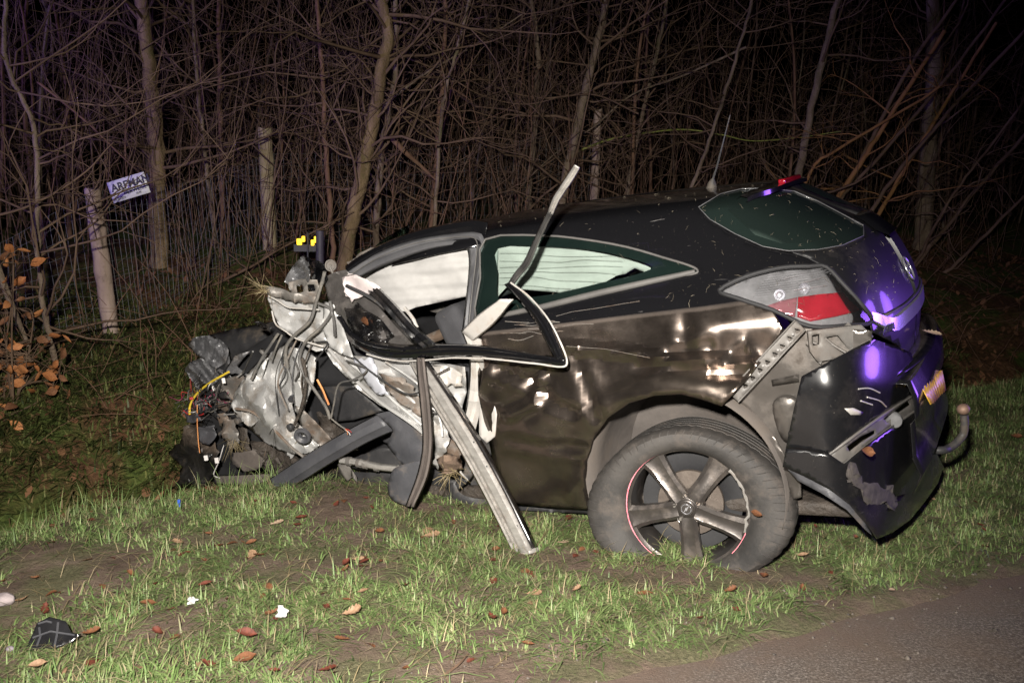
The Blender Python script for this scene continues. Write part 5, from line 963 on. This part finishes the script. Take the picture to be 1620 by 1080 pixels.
sheet('door_hollow_shade', [(545, 486), (556, 488), (566, 478), (578, 490), (600, 502), (622, 530), (612, 542), (588, 536), (568, 543), (556, 526), (549, 508)], .92, PAINTD, skin, amp=.06, sc=18, seed=25, step=4, sharp=20, ang=-.8)  # dark sheet over the skin, drawn as the shade of a hollow
band('door_inner_rim', [(592, 448), (622, 476), (654, 512), (692, 546)], [(578, 460), (606, 492), (638, 528), (666, 553)], [.93, .95, .96, .96], PAINTD, [(0, -.02), (.12, .008), (.4, .014), (.55, .002), (.8, .010), (1, -.02)], skin, th=.004, jit=.02)
wire('door_seal_strip', [(536, 500, .92), (556, 528, .93), (590, 545, .94), (640, 552, .95)], .93, .012, PAINTG, skin)
sheet('torn_lining', [(540, 438), (560, 434), (590, 446), (602, 456), (580, 466), (556, 476), (545, 462)], .93, M('pinkish_lining', (.42, .36, .36), (.60, .55, .54), .8, vs=9), amp=.03, sc=16, seed=23, edge=1)
sheet('torn_lining', [(590, 466), (618, 478), (640, 500), (648, 520), (630, 512), (604, 490)], .90, SILVD, amp=.03, sc=14, seed=24)
wire('seal_strip', [(640, 487, .80), (652, 502, .82), (660, 518, .83)], .8, .008, CREAM)

# ---- sill strip hanging to the ground, strap, flap, plastic bar
sL = [(645, 570), (683, 640), (727, 713), (767, 787), (812, 878)]; sR = [(674, 566), (716, 625), (754, 684), (800, 765), (851, 867)]; sy = [.92, .97, 1.02, 1.075, 1.125]
sill = band('sill_strip', sL, sR, sy, WHITEM, [(0, -.01), (.05, .010), (.12, .000), (.19, .016), (.27, .002), (.36, .020), (.6, .022), (.72, .012), (.78, .006)], th=.003, jit=.006); sill['label'] = 'long silvery sill strip torn loose and resting on the grass'
band('painted_edge', [tuple(lerp(np.array(a, float), np.array(b, float), .77)) for a, b in zip(sL, sR)], [tuple(lerp(np.array(a, float), np.array(b, float), 1.02)) for a, b in zip(sL, sR)], sy, PAINTD, [(0, .006), (.5, -.004), (1, -.03)], sill, th=.003, jit=.006)
for t, q in ((.80, .62), (.90, .66), (.64, .68), (.52, .70)):
    k = t * 4; i = min(3, int(k)); f = k - i; p = lerp(lerp(np.array(sL[i], float), np.array(sL[i + 1], float), f), lerp(np.array(sR[i], float), np.array(sR[i + 1], float), f), q); y_ = np.interp(t, np.linspace(0, 1, 5), sy) + .019
    MB().tube([cat(*p, y_ - .004), cat(*p, y_ + .001)], .0065 if t == .8 else .0035, 10).build('hole', BLACKI, sill)
band('sill_cap', [(812, 876), (816, 881), (822, 879)], [(851, 865), (852, 871), (849, 874)], [1.125, 1.127, 1.128], WHITEM, [(0, 0), (.3, .012), (.6, .016), (1, -.01)], sill)
STRAP = M('muddy_rubber_strap', (.060, .050, .045), (.12, .10, .09), .75, vs=8, bs=40, bst=.5, stretch=(3, 3, .4))
band('rubber_strap', [(658, 566), (660, 600), (664, 640), (668, 700), (660, 748), (641, 800)], [(673, 566), (677, 600), (682, 640), (685, 700), (678, 752), (656, 802)], [.95, .99, 1.01, 1.01, 1.01, 1.03], STRAP, [(0, -.01), (.15, .008), (.35, .010), (.5, -.002), (.65, .010), (.85, .008), (1, -.012)], th=.004)
sheet('mud_flap', [(613, 772), (618, 750), (628, 738), (664, 729), (672, 745), (664, 775), (652, 799), (632, 796), (618, 788)], .97, PLASG, amp=.012, sc=40, th=.006, seed=31, smoothpoly=True)
band('plastic_bar', [(384, 786), (440, 748), (500, 709), (560, 674), (596, 655)], [(406, 797), (462, 771), (520, 735), (578, 702), (622, 682)], [.93, .92, .90, .87, .84], PLASG, [(0, -.035), (.05, -.004), (.3, .012), (.62, .014), (.7, .004), (.95, -.012), (1, -.04)], th=.005); bpy.data.objects['plastic_bar']['label'] = 'long charcoal plastic bar slanting down to the left'
sheet('wing_liner', [(592, 655), (628, 648), (665, 668), (694, 692), (700, 735), (676, 742), (640, 738), (612, 705), (622, 680)], .78, PLASG, amp=.03, sc=36, seed=32, th=.004)
sheet('wing_liner', [(604, 708), (640, 712), (676, 722), (690, 745), (664, 760), (620, 745), (560, 742), (548, 728)], .72, PLAS, amp=.03, sc=30, seed=33, th=.004)
sheet('sill_underside', [(536, 745), (600, 748), (680, 745), (740, 738), (800, 760), (932, 800), (932, 812), (800, 806), (690, 800), (560, 788)], .70, PLAS, amp=.03, sc=40, seed=34, th=.004)
strut = wire('steering_rod', [(540, 728, .78), (566, 731, .79), (600, 738, .80), (630, 741, .80)], .79, .018, WHITEM)
for (a, b) in ((552, 729), (568, 732), (578, 734), (596, 738)): MB().tube([cat(a - 2, b, .79), cat(a + 3, b + .5, .79)], .022, 14).build('rod_collar', GREYP, strut, 40)
band('sill_bracket', [(533, 735), (548, 730), (556, 752)], [(548, 762), (562, 752), (566, 764)], .76, SILVD, [(0, 0), (.5, .01), (1, 0)])
sheet('arch_trim', [(735, 692), (760, 690), (790, 700), (800, 690), (788, 712), (762, 730), (742, 760), (725, 775), (720, 765), (736, 735)], .80, PLAS, amp=.02, sc=26, seed=35)
wire('torn_rod', [(716, 718, .86), (728, 745, .88), (740, 760, .89)], .87, .006, SILV)

# ---- torn inner structure of the left front
sheet('inner_door_panel', [(505, 539), (530, 548), (553, 562), (610, 566), (651, 568), (690, 572), (735, 580), (738, 620), (728, 655), (705, 694), (690, 700), (672, 690), (640, 664), (600, 640), (562, 612), (528, 575)], .80, SILV, amp=.07, sc=30, seed=41, step=5, sharp=22, ang=-.95)
for k, pts in enumerate(([(520, 552), (552, 590), (600, 634), (650, 668), (682, 695)], [(545, 566), (590, 604), (630, 640), (668, 672)], [(580, 572), (622, 606), (660, 640)], [(610, 572), (650, 598), (700, 640)])): wire('pressed_rib', [(a, b, .845 + .01 * (k % 2)) for a, b in pts], .84, .010 - .0012 * k, SILV)
sheet('torn_panel', [(560, 568), (590, 566), (600, 600), (615, 625), (598, 622), (575, 600)], .87, M('bluish_metal', (.42, .43, .48), (.56, .57, .62), .4, .3, vs=6), amp=.02, sc=26, seed=42, edge=1.5)
sheet('torn_panel', [(600, 590), (640, 600), (672, 640), (668, 660), (636, 640), (610, 615)], .86, SILVD, amp=.03, sc=24, seed=43, edge=1.5)
sheet('torn_panel', [(672, 575), (705, 578), (732, 592), (728, 612), (712, 608), (700, 622), (688, 600)], .85, CREAM, amp=.03, sc=20, seed=44, edge=1.5)
sheet('torn_panel', [(676, 655), (700, 662), (712, 690), (704, 712), (694, 742), (684, 736), (690, 700)], .90, SILV, amp=.04, sc=18, seed=45, edge=1.5)
sheet('torn_panel', [(690, 700), (712, 690), (734, 700), (728, 730), (712, 742), (700, 736)], .86, SILVD, amp=.03, sc=16, seed=46, edge=2)
mudc = sheet('mud_clump', [(690, 726), (708, 716), (728, 722), (732, 740), (716, 752), (698, 748)], .93, M('clinging_mud', (.10, .065, .045), (.20, .14, .10), .95, vs=20, bs=60, bst=1), amp=.03, sc=9, seed=47, bulge=.03)
r = np.random.default_rng(8)
for (cx, cy, n_, sp_, y_, L_) in ((712, 748, 26, 14, .93, 24), (420, 458, 30, 8, .90, 22), (373, 700, 30, 12, .70, 20), (466, 690, 8, 10, .8, 12)):
    mb = MB()
    for k in range(n_):
        a = r.uniform(-1, 1); p = (cx + r.normal(0, sp_ * .5), cy + r.normal(0, sp_ * .35)); d_ = (r.normal(0, .6) - (.9 if cx == 420 else 0), r.normal(0, .6) + (.8 if cx != 420 else 0)); P = curve([cat(p[0], p[1], y_ + .02), cat(p[0] + d_[0] * L_ * .5, p[1] + d_[1] * L_ * .4, y_ + .03), cat(p[0] + d_[0] * L_ + r.normal(0, 2), p[1] + d_[1] * L_, y_ + r.normal(.02, .02))], 3); mb.tube(P, .0012, 3)
    mb.build('grass_roots', G2, CAR, None, kind='stuff')
sheet('wing_panel', [(423, 470), (436, 462), (451, 463), (478, 472), (500, 476), (521, 488), (530, 520), (520, 552), (500, 556), (480, 545), (464, 531), (443, 518), (431, 494)], .86, SILV, amp=.06, sc=30, seed=51, step=4, sharp=22, ang=-1.0)
sheet('wing_panel', [(512, 476), (528, 482), (540, 510), (552, 545), (560, 566), (540, 560), (520, 548), (510, 520)], .88, SILV, amp=.04, sc=22, seed=52, step=5)
wire('panel_edge', [(425, 468, .91), (440, 476, .92), (456, 486, .92), (480, 488, .92), (505, 490, .91)], .9, .0045, CREAM)
wire('panel_edge', [(430, 492, .90), (436, 512, .91), (452, 524, .92), (470, 536, .92), (500, 545, .92), (512, 548, .91)], .9, .0042, CREAM)
sheet('torn_film', [(450, 446), (455, 434), (464, 420), (474, 408), (481, 403), (488, 414), (492, 430), (488, 446), (474, 452), (460, 452)], .87, M('torn_bright_film', (.10, .10, .104), (.30, .30, .31), .24, .55, vs=6, bs=20, bst=.3), amp=.075, sc=16, seed=53, step=3, sharp=16, ang=-.7)
sheet('black_plastic_shell', [(481, 403), (492, 410), (504, 412), (514, 420), (517, 440), (508, 456), (494, 464), (486, 450), (491, 430)], .85, PAINTG, amp=.06, sc=18, seed=56, step=3, sharp=18, ang=.3)
sheet('grey_bracket', [(455, 447), (476, 441), (502, 443), (507, 466), (492, 474), (462, 472)], .885, SILVD, amp=.03, sc=22, seed=54, step=4, sharp=20, holes=[[(468, 452), (478, 450), (480, 462), (470, 464)], [(486, 450), (497, 450), (499, 460), (488, 462)]])
sheet('muddy_fold', [(415, 452), (430, 452), (460, 462), (500, 470), (505, 480), (470, 478), (430, 468), (418, 462)], .90, SILVD, amp=.02, sc=18, seed=55, edge=1)
V, F = lathe([(0, .001), (.004, .001), (.006, -.003), (.019, -.003), (.022, .003), (.027, .003), (.029, -.002), (.027, -.008)], 24); mc = cat(523, 420, .84); mk('mirror_base', np.array(V) @ RZ(.35).T + mc, F, GREYP, CAR); MB().tube([mc + [0, .004, -.010], cat(527, 434, .84)], .006, 8).build('mirror_stalk', GREYP, CAR)
big = sheet('inner_wing', [(438, 552), (452, 545), (480, 556), (486, 580), (474, 610), (462, 640), (470, 668), (492, 690), (506, 704), (490, 716), (472, 720), (440, 712), (415, 696), (392, 675), (376, 662), (365, 642), (370, 624), (380, 606), (396, 586), (420, 562)], .80, SILV, amp=.11, sc=34, seed=61, step=4, sharp=20, bulge=.05, ang=-.42); big['label'] = 'crumpled silver inner wing of the torn-off front'
for pts in ([(372, 646), (400, 652), (430, 676), (460, 706), (480, 722)],): wire('pressed_rib', [(a, b, .905) for a, b in pts], .9, .0075, SILVD if pts[0][0] < 380 else SILV)
sheet('inner_wing_fold', [(452, 548), (482, 552), (500, 566), (498, 600), (486, 634), (478, 660), (466, 650), (464, 612), (456, 580)], .84, SILV, amp=.06, sc=20, seed=66, step=4, sharp=20, ang=-.2)
sheet('inner_wing_fold', [(366, 640), (384, 604), (410, 572), (424, 566), (414, 600), (404, 632), (410, 664), (396, 676), (376, 662)], .86, SILV, amp=.05, sc=18, seed=67, step=4, sharp=20, ang=-.5)
sheet('inner_wing_lower', [(466, 640), (482, 650), (500, 668), (520, 690), (530, 704), (508, 706), (490, 690), (476, 672)], .86, SILVD, amp=.05, sc=18, seed=62, step=4)
V, F = lathe([(.020, 0), (.030, .008), (.040, .006), (.042, -.01), (.030, -.02), (.012, -.018)], 28); mk('strut_bush', np.array(V) @ RZ(.3).T @ RX(-.3).T + cat(478, 690, .90), F, PLASG, CAR)
for (a, b) in ((457, 676), (374, 666)): V, F = lathe([(.0, .004), (.012, .004), (.017, 0), (.017, -.02)], 16); mk('grommet', np.array(V) + cat(a, b, .90), F, PLAS, CAR)
# black sheet standing in for shade in the engine-bay gap, and dirt-packed debris
sheet('engine_bay_shade', [(330, 590), (380, 560), (440, 522), (520, 545), (575, 612), (640, 662), (700, 700), (700, 780), (560, 792), (430, 785), (340, 768), (305, 720), (310, 640)], .42, BLACKI, amp=.03, sc=60, seed=71, step=10)
sheet('cabin_floor_edge', [(502, 572), (530, 560), (560, 610), (605, 650), (560, 664), (520, 668), (508, 630)], .55, PLAS, amp=.01, sc=60, seed=72)
for k, (pl, y_, m_, a_, s_) in enumerate((
    ([(396, 696), (420, 700), (450, 716), (474, 724), (500, 740), (470, 760), (430, 750), (404, 728)], .72, MUDDY, .04, 26),
    ([(366, 716), (400, 712), (418, 728), (410, 742), (388, 746), (368, 734)], .76, M('dried_mud_plate', (.065, .055, .048), (.12, .10, .088), .85, bs=20, bst=1.0), .02, 22),
    ([(410, 728), (440, 722), (446, 738), (426, 748)], .74, MUDDY, .03, 16),
    ([(292, 676), (312, 664), (332, 676), (340, 700), (346, 726), (340, 752), (318, 772), (300, 762), (276, 772), (288, 738), (266, 716), (284, 700)], .55, M('shade_blackened_plastic', (.006, .006, .006), (.03, .028, .026), .3, vs=8, bs=16, bst=.9, bd=.02, dirt=(.07, .05, .035), dirt_amt=.3), .07, 26),  # plastic made blacker, the shadow of this corner put into its colour
    ([(312, 676), (338, 672), (342, 692), (330, 704), (316, 700)], .64, PLASG, .02, 12),
    ([(376, 672), (392, 680), (396, 716), (384, 724), (378, 700)], .70, MUDDY, .02, 16),
    ([(352, 660), (372, 664), (380, 700), (366, 712), (352, 690)], .64, SILVD, .03, 14),
    ([(502, 650), (530, 664), (556, 690), (566, 712), (540, 716), (520, 700), (505, 676)], .74, MUDDY, .04, 20),
    ([(470, 700), (500, 706), (520, 716), (500, 730), (480, 726)], .74, SILVD, .03, 14),
    ([(484, 750), (504, 744), (512, 778), (500, 790)], .74, MUDDY, .03, 16))):
    sheet('crushed_debris', pl, y_, m_, amp=a_, sc=s_, seed=80 + k, step=5, sharp=24, edge=1)
band('cross_beam', [(338, 752), (380, 750), (435, 747)], [(342, 765), (385, 768), (436, 771)], [.62, .66, .70], M('muddy_steel', (.10, .085, .075), (.19, .165, .145), .8, bs=30, bst=.6), [(0, -.03), (.1, 0), (.9, 0), (1, -.03)], th=.006)
for k in range(4):
    a = 446 + 9 * k + r.normal(0, 3); wire('loom_strand', [(a + 20 - 2 * k, 538, .90), (a + r.normal(0, 4), 572, .925), (a - 4 + r.normal(0, 5), 606, .93), (a + 4 + r.normal(0, 6), 640 + r.uniform(-12, 22), .915)], .92, r.uniform(.0018, .0045), [PLAS, SILVD, PLASG, MUDDY][k % 4], n=5, k=5)
# far front wing and the foil-like crumple at the nose
sheet('bonnet_edge', [(318, 552), (330, 530), (362, 522), (400, 514), (436, 508), (452, 530), (440, 556), (410, 566), (382, 580), (350, 592), (326, 582)], .12, PLAS, amp=.02, sc=70, seed=91, bulge=.10, step=8)
CAB_ = M('dusty_hose', (.03, .029, .028), (.09, .085, .08), .6, bs=60, bst=.5)
FOIL = M('scuffed_foil', (.10, .10, .105), (.26, .26, .27), .38, .3, vs=7, bs=14, bst=.7, bd=.015, dirt=(.12, .10, .085), dirt_amt=.3)
sheet('nose_crumple', [(296, 546), (306, 534), (334, 530), (346, 536), (360, 548), (364, 572), (352, 590), (334, 584), (314, 564)], .42, FOIL, amp=.11, sc=17, seed=92, step=3, sharp=16, ang=.25)
sheet('nose_crumple', [(291, 584), (302, 572), (318, 566), (346, 586), (360, 590), (372, 604), (346, 614), (324, 606), (316, 614), (304, 602)], .46, FOIL, amp=.09, sc=15, seed=93, step=3, sharp=16, ang=-.8)
sheet('nose_crumple', [(372, 562), (396, 555), (384, 568), (376, 580), (396, 596), (372, 590), (352, 596)], .55, FOIL, amp=.03, sc=14, seed=94, step=4)
sheet('nose_crumple', [(352, 600), (384, 592), (392, 604), (372, 640), (356, 652), (340, 640), (332, 620)], .56, SILVD, amp=.06, sc=18, seed=95, step=5)
for k in range(8):
    a, b = r.uniform(290, 350), r.uniform(620, 668); sheet('nose_fragment', [(a, b), (a + r.uniform(8, 18), b - r.uniform(0, 8)), (a + r.uniform(14, 26), b + r.uniform(6, 14)), (a + r.uniform(2, 8), b + r.uniform(8, 18))], r.uniform(.52, .64), [FOIL, PLAS, PLASG, SILVD][k % 4], amp=.03, sc=8, seed=96 + k, step=4)
# torn scraps packed through the wreck
WR_ = [(430, 470), (520, 480), (560, 565), (700, 580), (735, 650), (700, 740), (600, 660), (520, 720), (400, 760), (310, 760), (300, 600), (380, 590)]; q = 0
while q < 30:
    a, b = r.uniform(295, 735), r.uniform(460, 770)
    if not inpoly([(a, b)], WR_)[0] or (510 < a < 610 and 575 < b < 665): continue
    q += 1; n_ = r.integers(5, 8); R1 = r.uniform(5, 15); an0 = r.uniform(0, 6.28); el = r.uniform(.35, 1); pa = r.uniform(0, 3.14); pl = []
    for k in range(n_):
        rr2 = R1 * r.uniform(.5, 1.2); t = an0 + k * 6.283 / n_; x_, y_ = rr2 * math.cos(t), rr2 * el * math.sin(t); pl.append((a + x_ * math.cos(pa) - y_ * math.sin(pa), b + x_ * math.sin(pa) + y_ * math.cos(pa)))
    m_ = [SILVD, SILV, MUDDY, PLAS, SILVD, PLASG, INNER, MUDDY, PAINTD, GREYP][q % 10] if a > 395 else [PLAS, MUDDY, FOIL, PLASG, MUDDY, SILVD][q % 6]
    sheet('torn_fragment', pl[::-1], (r.uniform(.66, .80) if a > 395 else r.uniform(.52, .66)), m_, amp=.035, sc=9, seed=200 + q, step=4, sharp=16, edge=.6, tx=r.normal(0, .12), ty=r.normal(0, .12))
for q in range(12):
    a, b = r.uniform(310, 720), r.uniform(500, 750)
    if not inpoly([(a, b)], WR_)[0]: continue
    y0_ = .90 if a > 395 else .66; d_ = r.normal(0, 16, (3, 2)); wire('hose_scrap', [(a, b, y0_), (a + d_[0, 0], b + d_[0, 1] + 6, y0_ + .03), (a + d_[0, 0] + d_[1, 0], b + d_[0, 1] + d_[1, 1] + 12, y0_)], .9, r.uniform(.0015, .005), [PLAS, CAB_, MUDDY, STEEL, PLAS][q % 5], n=5, k=5)
# cables
CAB = M('grey_cable', (.045, .043, .042), (.13, .125, .12), .6, bs=60, bst=.5, dirt=(.2, .18, .15), dirt_amt=.3); YW = M('yellow_cable', (.60, .42, .03), (.72, .54, .06), .45, bst=0); RDW = M('red_wire', (.28, .02, .02), (.4, .04, .035), .5, bst=0); MGW = M('magenta_wire', (.22, .03, .08), (.32, .06, .13), .5, bst=0); WHW = M('white_wire', (.55, .52, .50), (.68, .66, .64), .5, bst=0); ORW = M('orange_wire', (.50, .18, .06), (.62, .28, .10), .6, bst=0); BKW = M('black_wire', (.015, .015, .016), (.04, .04, .042), .5, bst=0)
for pts, rd, m_ in (([(514, 430), (508, 452), (500, 478), (490, 508), (466, 530), (452, 552), (455, 582)], .0085, CAB), ([(522, 476), (524, 495), (506, 520), (484, 540), (474, 565), (480, 590), (500, 620), (516, 645), (522, 662)], .0078, CAB), ([(504, 480), (522, 488), (528, 506), (530, 532)], .007, CAB), ([(440, 528), (424, 552), (408, 578), (398, 600)], .007, CAB), ([(446, 530), (434, 556), (428, 570)], .005, CAB), ([(478, 566), (484, 600), (478, 640), (466, 672)], .008, MUDDY), ([(548, 570), (580, 584), (560, 600), (536, 608), (528, 640), (524, 660)], .0045, CAB), ([(560, 565), (590, 590), (640, 622), (672, 618)], .004, BKW), ([(522, 660), (534, 670), (548, 680)], .004, CAB), ([(452, 545), (446, 570), (452, 590), (442, 610)], .004, BKW), ([(502, 600), (512, 620), (520, 640)], .005, ORW), ([(300, 655), (301, 640), (312, 622), (334, 604), (362, 588)], .0065, YW), ([(312, 640), (312, 670), (314, 700), (316, 716)], .003, ORW), ([(362, 560), (340, 640), (346, 660)], .003, BKW), ([(400, 556), (386, 586), (376, 596)], .005, CAB), ([(316, 652), (350, 640), (372, 636)], .004, BKW), ([(354, 704), (346, 730), (338, 750), (348, 756)], .0025, WHW), ([(670, 640), (690, 650), (698, 672), (700, 690)], .004, WHW)):
    wire('cable', [(a, b, (.93 if a > 395 else .66)) for a, b in pts], .93, rd, m_)
for (a, b, c, d, m_) in ((546, 678, 556, 684, RDW), (546, 678, 550, 687, ORW), (546, 680, 554, 688, WHW)): wire('wire_end', [(a, b, .93), ((a + c) / 2 + 1, (b + d) / 2 - 1, .94), (c, d, .93)], .93, .0018, m_)
for k in range(70):
    a, b = 326 + r.normal(0, 17), 632 + r.normal(0, 15); m_ = [BKW, BKW, RDW, CAB, MGW, WHW, CAB, CAB, BKW, BKW][k % 10]; L_ = r.uniform(8, 26); an = r.uniform(0, 6.28) if k % 3 else 2.4
    wire('harness_wire', [(a, b, .62 + r.normal(0, .03)), (a + math.cos(an) * L_ * .5 + r.normal(0, 4), b + math.sin(an) * L_ * .5 + r.normal(0, 4), .66 + r.normal(0, .03)), (a + math.cos(an) * L_ + r.normal(0, 4), b + math.sin(an) * L_, .62 + r.normal(0, .03))], .6, r.uniform(.0014, .003), m_, n=4, k=5)
for (a, b, w_, h_, m_) in ((354, 602, .018, .030, WHW), (338, 614, .014, .026, WHW), (303, 630, .02, .014, RDW), (326, 724, .022, .03, WHW), (343, 728, .022, .032, WHW)): rbox('connector', cat(a, b, .68), (w_, .012, h_), m_, CAR, RZ(.5) , .003)
# scraped paint on the door remains under the loop
for k in range(12):
    a, b = r.uniform(770, 880), r.uniform(505, 545); q = hit([(a, b), (a + r.uniform(8, 34), b + r.uniform(-5, 3)), (a + r.uniform(34, 46), b + r.uniform(-5, 3))]) if a < 850 else hit([(a, b), (a + 8, b - 2), (a + 16, b - 2)])
    P = offset_pts(q, .001); P = dent(P, shell_n(q[:, 0], q[:, 1])); P[:, 1] += .002; MB().tube(curve(P, 4), .0008 + .0014 * r.random(), 4).build('paint_scrape', SILVD, body, 60)
for pts in ([(880, 500), (905, 493), (940, 488), (985, 480), (1012, 476)], [(890, 516), (912, 512), (938, 512)], [(900, 548), (960, 552), (1030, 566)]):
    q = hit(resample(pts, 12, False)); P = dent(offset_pts(q, .001), shell_n(q[:, 0], q[:, 1])); P[:, 1] += .0015; MB().tube(P, .0009, 4).build('paint_scrape', SILVD, body, 60)

# ------------------------------------------------------------------ litter on and around the wreck
def carw(p): return np.asarray(p) @ CR.T + CT
def on_car(px, py, y, size, yaw, tilt, k, mat, lb): tag(place_leaf((OAKS + BEECHES)[k], tuple(carw(cat(px, py, y))), size, yaw, tilt, LM[mat]), lb, 'leaf', 'fallen leaves')
on_car(575, 508, .985, .075, 1.3, (1.2, .2), 0, 1, 'orange oak leaf caught in the crumpled door skin'); on_car(1371, 714, .92, .06, .3, (1.2, .3), 4, 1, 'brown leaf stuck in the bumper light slot'); on_car(1474, 527, .02, .085, .1, (.3, .2), 0, 3, 'pale oak leaf on top of the rear bumper'); on_car(1196, 812, .9, .05, 2.3, (1.3, 0), 3, 1, 'small mossy leaf stuck to the tyre sidewall')
def scrap(px, py, s, up, label, seed):
    r = np.random.default_rng(seed); n_ = 11; g = np.stack(np.meshgrid(np.linspace(-1, 1, n_), np.linspace(-1, 1, n_), indexing='ij'), -1).reshape(-1, 2); an = np.arctan2(g[:, 1], g[:, 0]); rad = 1 + .35 * np.sin(3 * an + seed) + .25 * np.sin(7 * an)
    z = .55 * fold(g, .5, seed) + .35 * fold(g, .22, seed + 3); V = np.stack([g[:, 0] * rad * (.8 - .3 * np.abs(g[:, 1])), g[:, 1] * rad * .5 * math.cos(up) - z * math.sin(up) * .6, g[:, 1] * math.sin(up) * .9 + z * math.cos(up) * .7 + up * .6], -1) * s
    F = [(i * n_ + j, (i + 1) * n_ + j, (i + 1) * n_ + j + 1, i * n_ + j + 1) for i in range(n_ - 1) for j in range(n_ - 1)]; o = mk('tissue_scrap', V, F, BAG, None, True, 25, thick=.001); o.location = gpt(px, py) + np.array([0, 0, .02]); tag(o, label, 'scrap')
def chunk(name, px, py, d, mat, label, cat_, seed, amp=.3):
    r = np.random.default_rng(seed); bm = bmesh.new(); bmesh.ops.create_icosphere(bm, subdivisions=3, radius=1); 
    for v in bm.verts: n_ = .75 + amp * float(fold(np.array([[v.co.x * 3 + v.co.z * 2, v.co.y * 3 - v.co.z]]), 1.2, seed)[0]); v.co = Vector((v.co.x * d[0] * n_, v.co.y * d[1] * n_, v.co.z * d[2] * n_))
    me = bpy.data.meshes.new(name); bm.to_mesh(me); bm.free(); o = link(name, me, mat, None, True, 20); o.location = gpt(px, py) + np.array([0, 0, d[2] * .7]); tag(o, label, cat_); return o
scrap(304, 962, .021, .5, 'white torn scrap left of the dark red leaf', 1); scrap(446, 988, .024, 1.3, 'white torn scrap standing upright in grass at mid left', 2)
pass
chunk('stone', 8, 963, (.05, .04, .03), M('pinkish_stone', (.2, .165, .17), (.34, .29, .29), .9, vs=30, bst=.6), 'pinkish stone at the left edge of the verge', 'stone', 3, .2)
chunk('stone', 17, 1034, (.018, .014, .012), M('purplish_stone', (.12, .10, .12), (.22, .19, .21), .9, vs=40), 'small dark stone beside the black plastic shard', 'stone', 4, .2)
sp_ = gpt(84, 1032); root = empty('plastic_shard', tuple(sp_)); SH = [(40, 1028), (58, 985), (78, 974), (104, 982), (112, 1000), (128, 1002), (112, 1016), (84, 1024)]
v_, f_ = cdt(SH, 4); q_ = np.array([at_y(a, b, sp_[1] - .01 + .0016 * (1030 - b)) for a, b in v_]); q_[:, 1] += .012 * fold(v_, 18, 4); mk('shard', q_ - sp_, f_, M('glossy_black_plastic', (.008, .008, .009), (.022, .022, .024), .25, bs=40, bst=.4, coat=.4), root, True, 25, thick=.006)
for pts in ([(60, 986), (74, 982), (82, 984)], [(52, 1008), (80, 998), (118, 1004)], [(92, 984), (90, 1004), (86, 1022)], [(62, 992), (64, 1006), (58, 1022)]): MB().tube(np.array([at_y(a, b, sp_[1] - .016 + .0016 * (1030 - b)) for a, b in pts]) - sp_, .0035, 5).build('moulded_rib', PLASG, root)
tag(root, 'broken black ribbed plastic shard lying bottom left', 'plastic shard')
P = [gpt(a, b) + np.array([0, 0, .012]) for a, b in ((705, 1078), (716, 1068), (728, 1056), (740, 1046))]; O = P[0].copy(); mb = MB(); mb.tube(curve(np.array(P) - O, 5), np.linspace(.005, .003, 16), 6); o = mb.build('twig', TWIG, None); o.location = O; tag(o, 'crooked brown twig on bare soil at bottom centre', 'twig')
P = [gpt(a, b) + np.array([0, 0, .02]) for a, b in ((1600, 670), (1520, 690), (1500, 640))]
c = gpt(284, 806); root = empty('blue_clip', tuple(c)); rbox('clip', (0, 0, .03), (.012, .012, .035), M('blue_plastic', (.02, .06, .32), (.05, .12, .5), .3, bst=0), root, None, .003); tag(root, 'tiny blue plastic clip at the ditch edge below the wreck', 'clip')
